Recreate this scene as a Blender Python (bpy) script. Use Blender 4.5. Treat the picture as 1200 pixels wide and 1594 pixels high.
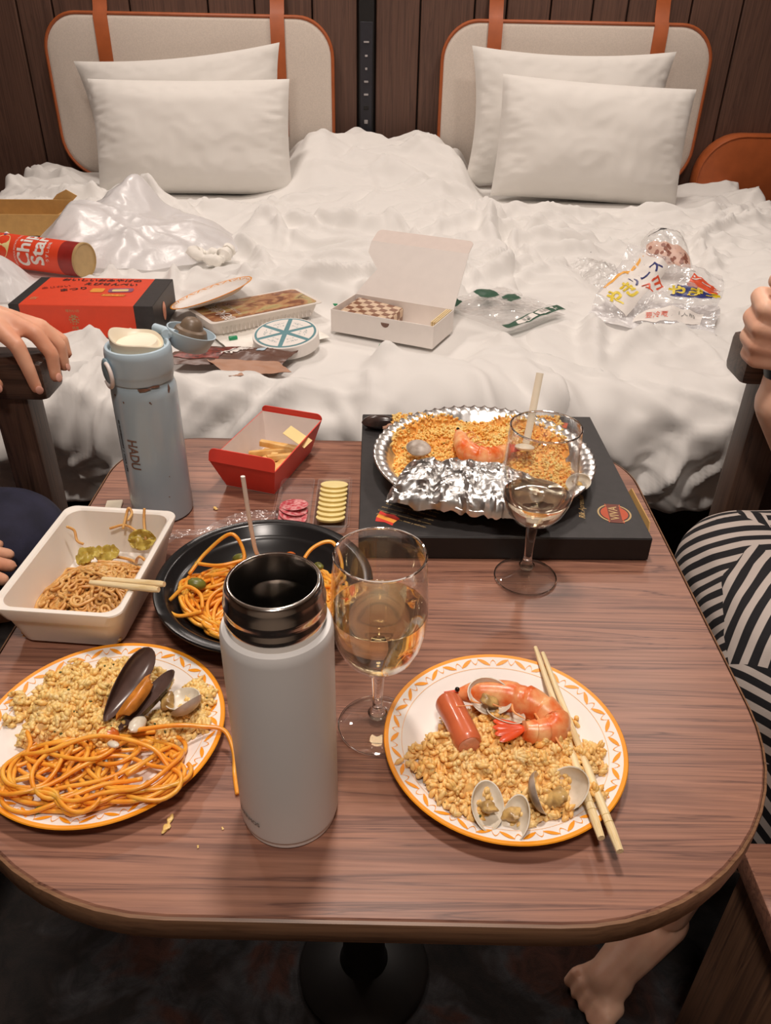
import bpy, bmesh, math, random
import numpy as np
from mathutils import Vector, Matrix, Euler, Quaternion

for _o in list(bpy.data.objects):
    bpy.data.objects.remove(_o)
SC = bpy.context.scene
COL = SC.collection
PI = math.pi
rad = math.radians

# ------------------------------------------------------------------ camera
cam_data = bpy.data.cameras.new('camera')
cam_data.sensor_fit = 'HORIZONTAL'
cam_data.sensor_width = 36.0
cam_data.lens = 36.0 * 1230.0 / 1200.0
cam_data.clip_start = 0.02
cam = bpy.data.objects.new('camera', cam_data)
COL.objects.link(cam)
cam.matrix_world = Matrix.Translation((0, 0, 1.2)) @ Matrix.Rotation(rad(57.2), 4, 'X') @ Matrix.Rotation(rad(1.2), 4, 'Z')
SC.camera = cam

# ------------------------------------------------------------------ world, lamps, exposure
world = bpy.data.worlds.new('room_ambience')
SC.world = world
world.use_nodes = True
bg = world.node_tree.nodes['Background']
bg.inputs[0].default_value = (1.0, 0.9, 0.82, 1)
bg.inputs[1].default_value = 0.22


def downlight(name, loc, power, size, color=(1.0, 0.885, 0.80), aim=None, spread=150):
    l = bpy.data.lights.new(name, 'AREA')
    l.shape = 'DISK'
    l.size = size
    l.energy = power
    l.color = color
    l.spread = rad(spread)
    o = bpy.data.objects.new(name, l)
    COL.objects.link(o)
    o.location = loc
    if aim is not None:
        d = Vector(aim) - Vector(loc)
        o.rotation_euler = d.to_track_quat('-Z', 'Y').to_euler()
    return o


downlight('table_lamp_light', (0.0, 0.86, 2.42), 11.5, 0.20)
downlight('ceiling_lamp_light', (-0.95, 2.10, 2.42), 7.0, 0.22)
downlight('ceiling_lamp_light', (0.95, 2.10, 2.42), 7.0, 0.22)
downlight('ceiling_lamp_light', (-0.75, 2.98, 2.42), 8.0, 0.22)
downlight('ceiling_lamp_light', (0.75, 2.98, 2.42), 8.0, 0.22)
downlight('ceiling_lamp_light', (0.0, -0.28, 2.42), 12.0, 0.26)

vs = SC.view_settings
vs.view_transform = 'Standard'
vs.look = 'None'
vs.gamma = 1.0
vs.use_curve_mapping = False
vs.exposure = 0.0

# ------------------------------------------------------------------ helpers
rng = np.random.default_rng(7)


class MB:
    """collects vertices and faces for ONE mesh object"""

    def __init__(self):
        self.v = []
        self.f = []
        self.m = []
        self.n = 0

    def add(self, verts, faces, mi=0):
        verts = [tuple(float(c) for c in p) for p in verts]
        o = self.n
        self.v.extend(verts)
        self.n += len(verts)
        self.f.extend([tuple(i + o for i in f) for f in faces])
        self.m.extend([mi] * len(faces))
        return self

    def box(self, c, s, bevel=0.0, rot=None, mi=0, seg=2):
        bm = bmesh.new()
        bmesh.ops.create_cube(bm, size=1.0)
        for v in bm.verts:
            v.co = Vector((v.co.x * s[0], v.co.y * s[1], v.co.z * s[2]))
        if bevel > 0:
            bmesh.ops.bevel(bm, geom=list(bm.edges), offset=bevel, segments=seg, affect='EDGES', profile=0.6)
        M = rot.to_matrix() if isinstance(rot, Euler) else (rot if rot is not None else Matrix.Identity(3))
        vs_ = [M @ v.co + Vector(c) for v in bm.verts]
        bm.verts.index_update()
        fs = [[v.index for v in f.verts] for f in bm.faces]
        bm.free()
        return self.add(vs_, fs, mi)

    def lathe(self, prof, seg=48, c=(0, 0, 0), mis=None, closed=False, M=None):
        """prof: list of (r,z). mis: material index per profile segment"""
        vs_, idx = [], []
        for r, z in prof:
            if r < 1e-6:
                idx.append([len(vs_)] * seg)
                vs_.append((0, 0, z))
            else:
                idx.append(list(range(len(vs_), len(vs_) + seg)))
                for k in range(seg):
                    a = 2 * PI * k / seg
                    vs_.append((r * math.cos(a), r * math.sin(a), z))
        if M is not None:
            vs_ = [M @ Vector(p) for p in vs_]
        vs_ = [(p[0] + c[0], p[1] + c[1], p[2] + c[2]) for p in vs_]
        n = len(prof)
        rngs = range(n) if closed else range(n - 1)
        for i in rngs:
            A, B = idx[i], idx[(i + 1) % n]
            fs = []
            for k in range(seg):
                k2 = (k + 1) % seg
                q = [A[k], A[k2], B[k2], B[k]]
                q2 = []
                for t in q:
                    if t not in q2:
                        q2.append(t)
                if len(q2) > 2:
                    fs.append(q2)
            self.f.extend([tuple(t + self.n for t in f) for f in fs])
            self.m.extend([mis[i] if mis else 0] * len(fs))
        self.v.extend(vs_)
        self.n += len(vs_)
        return self

    def prism(self, outline, z0, z1, mi=0, M=None, cap=True):
        n = len(outline)
        vs_ = [(x, y, z0) for x, y in outline] + [(x, y, z1) for x, y in outline]
        if M is not None:
            vs_ = [M @ Vector(p) for p in vs_]
        fs = [(i, (i + 1) % n, n + (i + 1) % n, n + i) for i in range(n)]
        if cap:
            fs.append(tuple(range(n - 1, -1, -1)))
            fs.append(tuple(range(n, 2 * n)))
        return self.add(vs_, fs, mi)

    def tube(self, pts, r, seg=8, mi=0, cap=True, flat=1.0):
        P_ = np.asarray(pts, float)
        n = len(P_)
        R_ = np.full(n, r, float) if np.isscalar(r) else np.asarray(r, float)
        T = np.gradient(P_, axis=0)
        T /= np.linalg.norm(T, axis=1)[:, None] + 1e-12
        up = np.array([0, 0, 1.0])
        if abs(T[0] @ up) > 0.95:
            up = np.array([0, 1.0, 0])
        N = np.empty_like(T)
        nprev = up - T[0] * (up @ T[0])
        nprev /= np.linalg.norm(nprev)
        for i in range(n):
            v = nprev - T[i] * (nprev @ T[i])
            l = np.linalg.norm(v)
            if l < 1e-6:
                v = np.cross(T[i], [1, 0, 0.3])
                l = np.linalg.norm(v)
            nprev = v / l
            N[i] = nprev
        B = np.cross(T, N)
        a = np.arange(seg) * 2 * PI / seg
        ring = (np.cos(a)[None, :, None] * B[:, None, :] + flat * np.sin(a)[None, :, None] * N[:, None, :]) * R_[:, None, None] + P_[:, None, :]
        vs_ = ring.reshape(-1, 3)
        fs = []
        for i in range(n - 1):
            for k in range(seg):
                k2 = (k + 1) % seg
                fs.append((i * seg + k, i * seg + k2, (i + 1) * seg + k2, (i + 1) * seg + k))
        if cap:
            fs.append(tuple(range(seg - 1, -1, -1)))
            fs.append(tuple((n - 1) * seg + k for k in range(seg)))
        return self.add(vs_, fs, mi)

    def grid(self, X, Y, Z, mi=0, wrap_u=False):
        h, w = X.shape
        vs_ = np.stack([X, Y, Z], -1).reshape(-1, 3)
        fs = []
        for i in range(h - 1):
            for j in range(w - 1 + (1 if wrap_u else 0)):
                j2 = (j + 1) % w
                fs.append((i * w + j, i * w + j2, (i + 1) * w + j2, (i + 1) * w + j))
        return self.add(vs_, fs, mi)

    def ellipsoid(self, c, s, rot=None, seg=12, rings=8, mi=0, fn=None):
        vs_ = [(0, 0, -1)]
        for i in range(1, rings):
            t = PI * i / rings
            for k in range(seg):
                a = 2 * PI * k / seg
                vs_.append((math.sin(t) * math.cos(a), math.sin(t) * math.sin(a), -math.cos(t)))
        vs_.append((0, 0, 1))
        fs = [(0, 1 + (k + 1) % seg, 1 + k) for k in range(seg)]
        for i in range(rings - 2):
            for k in range(seg):
                k2 = (k + 1) % seg
                fs.append((1 + i * seg + k, 1 + i * seg + k2, 1 + (i + 1) * seg + k2, 1 + (i + 1) * seg + k))
        L = len(vs_) - 1
        o = 1 + (rings - 2) * seg
        fs += [(L, o + k, o + (k + 1) % seg) for k in range(seg)]
        M = rot.to_matrix() if isinstance(rot, Euler) else (rot if rot is not None else Matrix.Identity(3))
        out = []
        for p in vs_:
            q = Vector((p[0] * s[0], p[1] * s[1], p[2] * s[2]))
            if fn:
                q = Vector(fn(q))
            out.append(M @ q + Vector(c))
        return self.add(out, fs, mi)

    def build(self, name, mats, parent=None, loc=None, smooth=True, angle=40, rot=None):
        me = bpy.data.meshes.new(name)
        me.from_pydata(self.v, [], self.f)
        if not isinstance(mats, (list, tuple)):
            mats = [mats]
        for m in mats:
            me.materials.append(m)
        if len(mats) > 1:
            me.polygons.foreach_set('material_index', np.array(self.m, dtype=np.int32))
        if smooth:
            me.polygons.foreach_set('use_smooth', np.ones(len(self.f), dtype=bool))
            if angle < 180:
                me.set_sharp_from_angle(angle=rad(angle))
        me.update()
        o = bpy.data.objects.new(name, me)
        COL.objects.link(o)
        if parent is not None:
            o.parent = parent
        if loc is not None:
            o.location = loc
        if rot is not None:
            o.rotation_euler = rot
        return o


def thing(name, label, cat, loc=(0, 0, 0), rotz=0.0, group=None, rot=None):
    o = bpy.data.objects.new(name, None)
    o.empty_display_size = 0.02
    COL.objects.link(o)
    o.location = loc
    o.rotation_euler = rot if rot is not None else (0, 0, rotz)
    o['label'] = label
    o['category'] = cat
    if group:
        o['group'] = group
    return o


def tag(o, label=None, cat=None, group=None, kind=None):
    if label:
        o['label'] = label
    if cat:
        o['category'] = cat
    if group:
        o['group'] = group
    if kind:
        o['kind'] = kind
    return o


def struct(o, label=None):
    o['kind'] = 'structure'
    if label:
        o['label'] = label
    return o


def copy_tree(o, parent=None):
    c = o.copy()
    COL.objects.link(c)
    c.parent = parent
    for ch in list(o.children):
        copy_tree(ch, c)
    return c


def rrect(x0, x1, y0, y1, r, n=8):
    """rounded rectangle outline, ccw; r may be one value or four (bl, br, tr, tl)"""
    rr = [r] * 4 if np.isscalar(r) else r
    out = []
    for (cx, cy, a0, q) in ((x0 + rr[0], y0 + rr[0], PI, rr[0]), (x1 - rr[1], y0 + rr[1], 1.5 * PI, rr[1]),
                            (x1 - rr[2], y1 - rr[2], 0, rr[2]), (x0 + rr[3], y1 - rr[3], 0.5 * PI, rr[3])):
        for k in range(n + 1):
            a = a0 + 0.5 * PI * k / n
            out.append((cx + q * math.cos(a), cy + q * math.sin(a)))
    return out


def spline(pts, n):
    """Catmull-Rom resample"""
    P_ = np.asarray(pts, float)
    P_ = np.vstack([2 * P_[0] - P_[1], P_, 2 * P_[-1] - P_[-2]])
    m = len(P_) - 3
    t = np.linspace(0, m - 1e-9, n)
    i = t.astype(int)
    u = (t - i)[:, None]
    p0, p1, p2, p3 = P_[i], P_[i + 1], P_[i + 2], P_[i + 3]
    return 0.5 * (2 * p1 + (p2 - p0) * u + (2 * p0 - 5 * p1 + 4 * p2 - p3) * u ** 2 + (3 * p1 - p0 - 3 * p2 + p3) * u ** 3)


# value-gradient noise in numpy
_perm = np.random.default_rng(3).permutation(512)
_grad = np.random.default_rng(4).uniform(0, 2 * PI, 512)


def noise2(x, y):
    x = np.asarray(x, float)
    y = np.asarray(y, float)
    xi = np.floor(x).astype(int)
    yi = np.floor(y).astype(int)
    xf = x - xi
    yf = y - yi

    def g(ix, iy, dx, dy):
        h = _perm[(_perm[ix & 511] + iy) & 511]
        a = _grad[h]
        return np.cos(a) * dx + np.sin(a) * dy
    u = xf * xf * xf * (xf * (xf * 6 - 15) + 10)
    v = yf * yf * yf * (yf * (yf * 6 - 15) + 10)
    a = g(xi, yi, xf, yf) * (1 - u) + g(xi + 1, yi, xf - 1, yf) * u
    b = g(xi, yi + 1, xf, yf - 1) * (1 - u) + g(xi + 1, yi + 1, xf - 1, yf - 1) * u
    return (a * (1 - v) + b * v) * 1.5


def sstep(a, b, x):
    t = np.clip((x - a) / (b - a), 0, 1)
    return t * t * (3 - 2 * t)


# ---------------- text as flat print
def text_polys(s, size=1.0, align='CENTER'):
    cu = bpy.data.curves.new('print', 'FONT')
    cu.body = s
    cu.size = size
    cu.align_x = align
    cu.align_y = 'CENTER'
    cu.resolution_u = 3
    o = bpy.data.objects.new('print', cu)
    COL.objects.link(o)
    dg = bpy.context.evaluated_depsgraph_get()
    dg.update()
    me = o.evaluated_get(dg).to_mesh()
    v = [tuple(p.co[:2]) for p in me.vertices]
    f = [tuple(p.vertices) for p in me.polygons]
    o.evaluated_get(dg).to_mesh_clear()
    bpy.data.objects.remove(o)
    bpy.data.curves.remove(cu)
    return v, f


def add_text(mb, s, size, fn, mi=0, stretch=(1, 1), align='CENTER', bold=0.0, rot=0.0):
    """lettering laid on a surface: fn(x,y)->3D point; bold fattens by stamping it shifted"""
    v, f = text_polys(s, size, align)
    if not v:
        return mb
    c, sn = math.cos(rot), math.sin(rot)
    offs = [(0, 0)] if not bold else [(0, 0), (bold, 0), (0, bold), (bold, bold)]
    for k, (ox, oy) in enumerate(offs):
        pts = []
        for x, y in v:
            x, y = (x + ox) * stretch[0], (y + oy) * stretch[1]
            pts.append(fn(x * c - y * sn, x * sn + y * c, k))
        mb.add(pts, f, mi)
    return mb


# ---------------- organic surface: tapered capsules fused into one skin
def organic(name, chains, mat, parent=None, voxel=0.006, smooth=6, extra=None, seg=14):
    bm_all = MB()
    for ch in chains:
        pts = [Vector(p[:3]) for p in ch]
        rs = [p[3] for p in ch]
        for k in range(len(pts)):
            bm_all.ellipsoid(pts[k], (rs[k],) * 3, seg=seg, rings=10)
        for k in range(len(pts) - 1):
            a, b = pts[k], pts[k + 1]
            d = b - a
            if d.length < 1e-6:
                continue
            q = d.to_track_quat('Z', 'X').to_matrix()
            n = max(2, int(d.length / 0.02))
            prof = [(0, 0)] + [(rs[k] + (rs[k + 1] - rs[k]) * i / n, d.length * i / n) for i in range(n + 1)] + [(0, d.length)]
            bm_all.lathe(prof, seg=seg, c=a, M=q)
    if extra:
        extra(bm_all)
    o = bm_all.build(name, mat, None, smooth=True, angle=180)
    md = o.modifiers.new('fuse', 'REMESH')
    md.mode = 'VOXEL'
    md.voxel_size = voxel
    md.use_smooth_shade = True
    if smooth:
        ms = o.modifiers.new('soften', 'SMOOTH')
        ms.iterations = smooth
        ms.factor = 0.5
    dg = bpy.context.evaluated_depsgraph_get()
    dg.update()
    me = bpy.data.meshes.new_from_object(o.evaluated_get(dg))
    me.name = name
    old = o.data
    o.modifiers.clear()
    o.data = me
    bpy.data.meshes.remove(old)
    if not me.materials:
        me.materials.append(mat)
    if parent is not None:
        o.parent = parent
    return o


# ------------------------------------------------------------------ materials
class NT:
    def __init__(self, name):
        self.m = bpy.data.materials.new(name)
        self.m.use_nodes = True
        self.t = self.m.node_tree
        self.n = self.t.nodes
        self.b = self.n['Principled BSDF']
        self.out = self.n['Material Output']

    def new(self, kind, **kw):
        nd = self.n.new(kind)
        for k, v in kw.items():
            if k.startswith('in_'):
                key = k[3:]
                key = int(key) if key.isdigit() else key.replace('_', ' ')
                nd.inputs[key].default_value = v
            else:
                setattr(nd, k, v)
        return nd

    def link(self, a, b):
        self.t.links.new(a, b)

    def math(self, op, a, b=None):
        nd = self.n.new('ShaderNodeMath')
        nd.operation = op
        for i, x in enumerate((a, b)):
            if x is None:
                continue
            if isinstance(x, (int, float)):
                nd.inputs[i].default_value = x
            else:
                self.link(x, nd.inputs[i])
        return nd.outputs[0]

    def ramp(self, fac, stops):
        r = self.n.new('ShaderNodeValToRGB')
        e = r.color_ramp.elements
        while len(e) < len(stops):
            e.new(0.5)
        for k, (p, c) in enumerate(stops):
            e[k].position = p
            e[k].color = (*c, 1) if len(c) == 3 else c
        self.link(fac, r.inputs[0])
        return r.outputs[0]

    def coords(self, scale=(1, 1, 1), kind='Object', rot=(0, 0, 0)):
        tc = self.n.new('ShaderNodeTexCoord')
        mp = self.n.new('ShaderNodeMapping')
        mp.inputs['Scale'].default_value = scale
        mp.inputs['Rotation'].default_value = rot
        self.link(tc.outputs[kind], mp.inputs[0])
        return mp.outputs[0]

    def noise(self, vec, scale, detail=3, rough=0.5, dist=0.0):
        nd = self.n.new('ShaderNodeTexNoise')
        nd.inputs['Scale'].default_value = scale
        nd.inputs['Detail'].default_value = detail
        nd.inputs['Roughness'].default_value = rough
        nd.inputs['Distortion'].default_value = dist
        self.link(vec, nd.inputs['Vector'])
        return nd.outputs[0]

    def bump(self, h, strength=0.3, dist=0.001):
        nd = self.n.new('ShaderNodeBump')
        nd.inputs['Strength'].default_value = strength
        nd.inputs['Distance'].default_value = dist
        self.link(h, nd.inputs['Height'])
        self.link(nd.outputs[0], self.b.inputs['Normal'])


def sr(r, g, b):
    """8-bit sRGB to linear"""
    def f(c):
        c /= 255.0
        return c / 12.92 if c <= 0.04045 else ((c + 0.055) / 1.055) ** 2.4
    return (f(r), f(g), f(b))


def M(name, col, rough=0.5, metal=0.0, var=0.0, scale=60.0, bump=0.0, bscale=None, bdist=0.001, sss=0.0, spec=None, trans=0.0,
      ior=None, coat=0.0, col2=None, sheen=0.0, detail=3, alpha=None):
    t = NT(name)
    b = t.b
    b.inputs['Base Color'].default_value = (*col, 1)
    b.inputs['Roughness'].default_value = rough
    b.inputs['Metallic'].default_value = metal
    if spec is not None:
        b.inputs['Specular IOR Level'].default_value = spec
    if ior:
        b.inputs['IOR'].default_value = ior
    b.inputs['Transmission Weight'].default_value = trans
    b.inputs['Coat Weight'].default_value = coat
    b.inputs['Sheen Weight'].default_value = sheen
    if sss:
        b.inputs['Subsurface Weight'].default_value = sss
        b.inputs['Subsurface Radius'].default_value = (1.0, 0.72, 0.45)
        b.inputs['Subsurface Scale'].default_value = 0.004
    if alpha is not None:
        b.inputs['Alpha'].default_value = alpha
    if var or col2 or bump:
        co = t.coords()
    if var or col2:
        nz = t.noise(co, scale, detail)
        c2 = col2 if col2 else tuple(max(0, c * (1 - var)) for c in col)
        c1 = col if col2 else tuple(min(1, c * (1 + var)) for c in col)
        t.link(t.ramp(nz, [(0.35, c2), (0.65, c1)]), b.inputs['Base Color'])
    if bump:
        t.bump(t.noise(co, bscale or scale, 4), bump, bdist)
    return t.m


def M_wood(name, light, mid, dark, along='X', fine=1.0, rough=0.42, coat=0.0):
    t = NT(name)
    sc = {'X': (1.3, 40, 40), 'Y': (40, 1.3, 40), 'Z': (40, 40, 1.3)}[along]
    sc2 = {'X': (7, 330, 330), 'Y': (330, 7, 330), 'Z': (330, 330, 7)}[along]
    a = t.noise(t.coords(tuple(s * fine for s in sc)), 1.0, 6, 0.62, 0.7)
    c = t.ramp(a, [(0.30, dark), (0.39, mid), (0.47, light), (0.505, mid), (0.52, dark), (0.535, mid), (0.60, light), (0.68, mid), (0.74, light)])
    b = t.noise(t.coords(tuple(s * fine for s in sc2)), 1.0, 3, 0.6)
    mx = t.new('ShaderNodeMix', data_type='RGBA', blend_type='MULTIPLY')
    mx.inputs[0].default_value = 0.75
    t.link(c, mx.inputs[6])
    t.link(t.ramp(b, [(0.3, (0.62, 0.60, 0.58)), (0.6, (1, 1, 1))]), mx.inputs[7])
    t.link(mx.outputs[2], t.b.inputs['Base Color'])
    t.b.inputs['Roughness'].default_value = rough
    t.b.inputs['Coat Weight'].default_value = coat
    t.bump(b, 0.08, 0.0005)
    return t.m


def M_film(name, tint=(1, 1, 1), opacity=0.25, rough=0.15, body=(0.9, 0.9, 0.9), wrinkle=0.0):
    """thin clear plastic or glass: see-through with a Fresnel sheen and a little milky body"""
    t = NT(name)
    t.n.remove(t.b)
    tr = t.new('ShaderNodeBsdfTransparent')
    tr.inputs[0].default_value = (*tint, 1)
    df = t.new('ShaderNodeBsdfDiffuse')
    df.inputs[0].default_value = (*body, 1)
    tl = t.new('ShaderNodeBsdfTranslucent')
    tl.inputs[0].default_value = (*body, 1)
    m0 = t.new('ShaderNodeMixShader')
    m0.inputs[0].default_value = 0.4
    t.link(df.outputs[0], m0.inputs[1])
    t.link(tl.outputs[0], m0.inputs[2])
    m1 = t.new('ShaderNodeMixShader')
    m1.inputs[0].default_value = opacity
    t.link(tr.outputs[0], m1.inputs[1])
    t.link(m0.outputs[0], m1.inputs[2])
    gl = t.new('ShaderNodeBsdfGlossy')
    gl.inputs['Roughness'].default_value = rough
    gl.inputs[0].default_value = (1, 1, 1, 1)
    fr = t.new('ShaderNodeLayerWeight')
    fr.inputs[0].default_value = 0.5
    pw = t.math('POWER', fr.outputs['Facing'], 3.0)
    fac = t.math('MULTIPLY_ADD', pw, 0.75)
    fac.node.inputs[2].default_value = 0.05
    m2 = t.new('ShaderNodeMixShader')
    t.link(fac, m2.inputs[0])
    t.link(m1.outputs[0], m2.inputs[1])
    t.link(gl.outputs[0], m2.inputs[2])
    t.link(m2.outputs[0], t.out.inputs[0])
    if wrinkle:
        bp = t.new('ShaderNodeBump')
        bp.inputs['Strength'].default_value = wrinkle
        bp.inputs['Distance'].default_value = 0.004
        t.link(t.noise(t.coords(), 45, 4, 0.5, 1.0), bp.inputs['Height'])
        t.link(bp.outputs[0], gl.inputs['Normal'])
        t.link(bp.outputs[0], df.inputs['Normal'])
    return t.m


MT = {}
MT['linen'] = M('white_cotton', (0.80, 0.78, 0.75), 0.85, bump=0.08, bscale=500, bdist=0.0006, sheen=0.15)
MT['pillow'] = M('pillow_cotton', (0.80, 0.77, 0.725), 0.85, bump=0.08, bscale=500, bdist=0.0006, sheen=0.15)
MT['table'] = M_wood('walnut_laminate', sr(166, 118, 96), sr(144, 101, 84), sr(108, 73, 62), 'X', rough=0.34)
MT['edge'] = M_wood('walnut_edge_band', sr(150, 112, 84), sr(138, 102, 76), sr(120, 86, 62), 'X', rough=0.4)
MT['chairwood'] = M_wood('dark_chair_wood', sr(92, 70, 58), sr(78, 58, 48), sr(56, 42, 36), 'X', rough=0.4)
MT['chairwood_z'] = M_wood('dark_chair_wood_upright', sr(92, 68, 55), sr(78, 56, 46), sr(58, 42, 36), 'Z', rough=0.4)
MT['stoolwood'] = M_wood('brown_side_panel', sr(120, 88, 66), sr(100, 72, 54), sr(70, 50, 40), 'Z', rough=0.45)
MT['wall'] = M_wood('wall_plank_wood', sr(106, 76, 62), sr(97, 69, 57), sr(84, 59, 49), 'Z', fine=0.7, rough=0.6)
MT['wallgap'] = M('wall_dark_backing', sr(40, 28, 24), 0.8, var=0.2, scale=8)
MT['leather'] = M('tan_leather', sr(176, 92, 48), 0.42, bump=0.15, bscale=300, bdist=0.0006, var=0.08, scale=20)
MT['headfab'] = M('headboard_fabric', sr(222, 210, 198), 0.9, var=0.05, scale=240, bump=0.25, bscale=700, bdist=0.0006)
MT['blackpl'] = M('black_plastic', sr(30, 29, 32), 0.4, var=0.1, scale=30)
MT['rail'] = M('switch_rail_black', sr(42, 41, 48), 0.45, var=0.1, scale=30)
MT['railwhite'] = M('switch_marks', sr(170, 165, 165), 0.5, var=0.1, scale=30)
MT['steel'] = M('brushed_steel', (0.62, 0.58, 0.54), 0.16, 1.0, var=0.04, scale=90)
MT['steeldark'] = M('inner_steel', (0.42, 0.39, 0.36), 0.22, 1.0, var=0.05, scale=90)
MT['thermos'] = M('thermos_white_paint', sr(232, 229, 226), 0.42, var=0.015, scale=12, bump=0.03, bscale=900, bdist=0.0003)
MT['greyprint'] = M('grey_print', sr(140, 138, 136), 0.5, var=0.05, scale=80)
MT['white'] = M('white_paper', sr(240, 234, 228), 0.6, var=0.015, scale=40)
MT['whitecard'] = M('white_card', sr(244, 236, 230), 0.65, var=0.015, scale=40)
MT['foam'] = M('white_foam', sr(242, 234, 224), 0.5, var=0.01, scale=40, sss=0.1)
MT['orange'] = M('orange_print', sr(246, 158, 30), 0.45, var=0.04, scale=60)
MT['orangelt'] = M('pale_orange_print', sr(248, 180, 80), 0.5, var=0.04, scale=60)
MT['kraft'] = M('kraft_board', sr(200, 158, 96), 0.75, var=0.06, scale=50)
MT['boxblack'] = M('black_printed_board', sr(44, 41, 41), 0.5, var=0.12, scale=120)
MT['boxside'] = M('black_board_side', sr(26, 23, 22), 0.55, var=0.12, scale=120)
MT['gold'] = M('gold_print', sr(190, 160, 110), 0.5, var=0.05, scale=60)
MT['emblem'] = M('emblem_red_print', sr(190, 78, 40), 0.5, var=0.05, scale=60)
MT['flagred'] = M('flag_red_print', sr(214, 56, 44), 0.5, var=0.05, scale=60)
MT['flagyel'] = M('flag_yellow_print', sr(240, 160, 60), 0.5, var=0.05, scale=60)
MT['redcard'] = M('red_card', sr(234, 70, 54), 0.45, var=0.03, scale=60)
MT['redbox'] = M('vermilion_card', sr(232, 74, 40), 0.45, var=0.02, scale=60)
MT['greycard'] = M('pale_inner_card', sr(222, 208, 200), 0.7, var=0.02, scale=60)
MT['blackprint'] = M('black_print', sr(36, 30, 30), 0.5, var=0.05, scale=60)
MT['bluebottle'] = M('pale_blue_enamel', sr(176, 196, 208), 0.3, var=0.02, scale=14, coat=0.3)
MT['bluelid'] = M('pale_blue_plastic', sr(184, 204, 216), 0.38, var=0.02, scale=20)
MT['bluegrey'] = M('blue_grey_button', sr(128, 150, 160), 0.4, var=0.04, scale=40)
MT['cream'] = M('cream_plastic', sr(240, 228, 204), 0.4, var=0.02, scale=40)
MT['pinkwhite'] = M('pinkish_white_plastic', sr(226, 214, 208), 0.4, var=0.03, scale=40)
MT['chip'] = M('bare_chipped_metal', sr(128, 96, 82), 0.5, var=0.2, scale=200)
MT['silicone'] = M('brown_silicone', sr(120, 102, 84), 0.4, var=0.08, scale=90)
MT['bowl'] = M('black_bowl_plastic', sr(26, 25, 26), 0.24, var=0.1, scale=20)
MT['foil'] = M('aluminium_foil', (0.90, 0.90, 0.89), 0.31, 1.0, var=0.02, scale=40)
MT['pan'] = M('aluminium_pan', (0.88, 0.87, 0.85), 0.30, 1.0, bump=0.1, bscale=200, bdist=0.0006)
MT['rice'] = M('yellow_rice', sr(252, 214, 142), 0.36, col2=sr(246, 196, 112), scale=50, sss=0.3)
MT['rice2'] = M('golden_rice', sr(252, 210, 142), 0.36, col2=sr(244, 186, 104), scale=50, sss=0.3)
MT['rice3'] = M('saffron_rice', sr(252, 214, 134), 0.38, col2=sr(242, 174, 78), scale=38, sss=0.4)
MT['ricebase'] = M('rice_mass', sr(238, 192, 118), 0.6, var=0.2, scale=180)
MT['ricebasepale'] = M('pale_rice_mass', sr(246, 210, 146), 0.6, var=0.12, scale=180)
MT['ricebase2'] = M('saffron_rice_mass', sr(236, 172, 86), 0.6, var=0.2, scale=180)
MT['spag'] = M('sauced_spaghetti', sr(250, 182, 74), 0.28, col2=sr(242, 150, 44), scale=60, sss=0.35)
MT['sauce'] = M('tomato_sauce', sr(206, 104, 34), 0.25, var=0.2, scale=70)
MT['soba'] = M('brown_fried_noodle', sr(232, 184, 116), 0.32, col2=sr(208, 148, 78), scale=70, sss=0.3)
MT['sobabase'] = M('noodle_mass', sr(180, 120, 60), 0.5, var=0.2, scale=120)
MT['cabbage'] = M('cooked_cabbage', sr(206, 186, 96), 0.35, col2=sr(168, 140, 56), scale=80, sss=0.2)
MT['herb'] = M('dark_green_herb', sr(78, 86, 40), 0.5, var=0.3, scale=200)
MT['greenveg'] = M('green_pepper', sr(110, 112, 44), 0.35, var=0.25, scale=150)
MT['shrimp'] = M('cooked_shrimp', sr(250, 190, 132), 0.3, col2=sr(230, 104, 42), scale=70, sss=0.12, bump=0.12, bscale=300, detail=6)
MT['shrimplight'] = M('shrimp_pale_legs', sr(236, 160, 96), 0.35, var=0.1, scale=90)
MT['shrimptail'] = M('shrimp_red_tail', sr(226, 82, 36), 0.28, var=0.12, scale=90)
MT['eye'] = M('shrimp_eye_black', sr(18, 14, 12), 0.15, var=0.1, scale=90)
MT['sausage'] = M('sausage_skin', sr(206, 104, 64), 0.28, var=0.06, scale=60, sss=0.15, coat=0.3)
MT['sausagecut'] = M('sausage_cut', sr(222, 150, 120), 0.45, var=0.12, scale=220)
MT['clam'] = M('clam_shell', sr(206, 194, 182), 0.4, col2=sr(150, 134, 120), scale=70, bump=0.2, bscale=120)
MT['claminner'] = M('clam_inner', sr(236, 228, 212), 0.3, col2=sr(206, 194, 172), scale=60)
MT['clammeat'] = M('clam_meat', sr(214, 178, 112), 0.3, col2=sr(150, 116, 70), scale=130, sss=0.2)
MT['mussel'] = M('mussel_shell', sr(42, 34, 34), 0.22, col2=sr(70, 54, 48), scale=50)
MT['musselin'] = M('mussel_inner', sr(92, 72, 66), 0.25, var=0.2, scale=50)
MT['musselmeat'] = M('mussel_meat', sr(196, 122, 46), 0.3, var=0.25, scale=90)
MT['fry'] = M('fried_potato', sr(240, 204, 138), 0.5, col2=sr(220, 164, 84), scale=60, bump=0.2, bscale=250)
MT['salami'] = M('salami', sr(196, 74, 84), 0.4, col2=sr(232, 168, 166), scale=230, detail=1)
MT['cheese'] = M('pale_cheese', sr(246, 226, 158), 0.4, var=0.02, scale=60, sss=0.15)
MT['cheeserind'] = M('cheese_rind', sr(206, 180, 108), 0.5, var=0.05, scale=60)
MT['bamboo'] = M_wood('bamboo_stick', sr(255, 236, 192), sr(252, 228, 178), sr(240, 210, 152), 'X', fine=2, rough=0.5)
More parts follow.
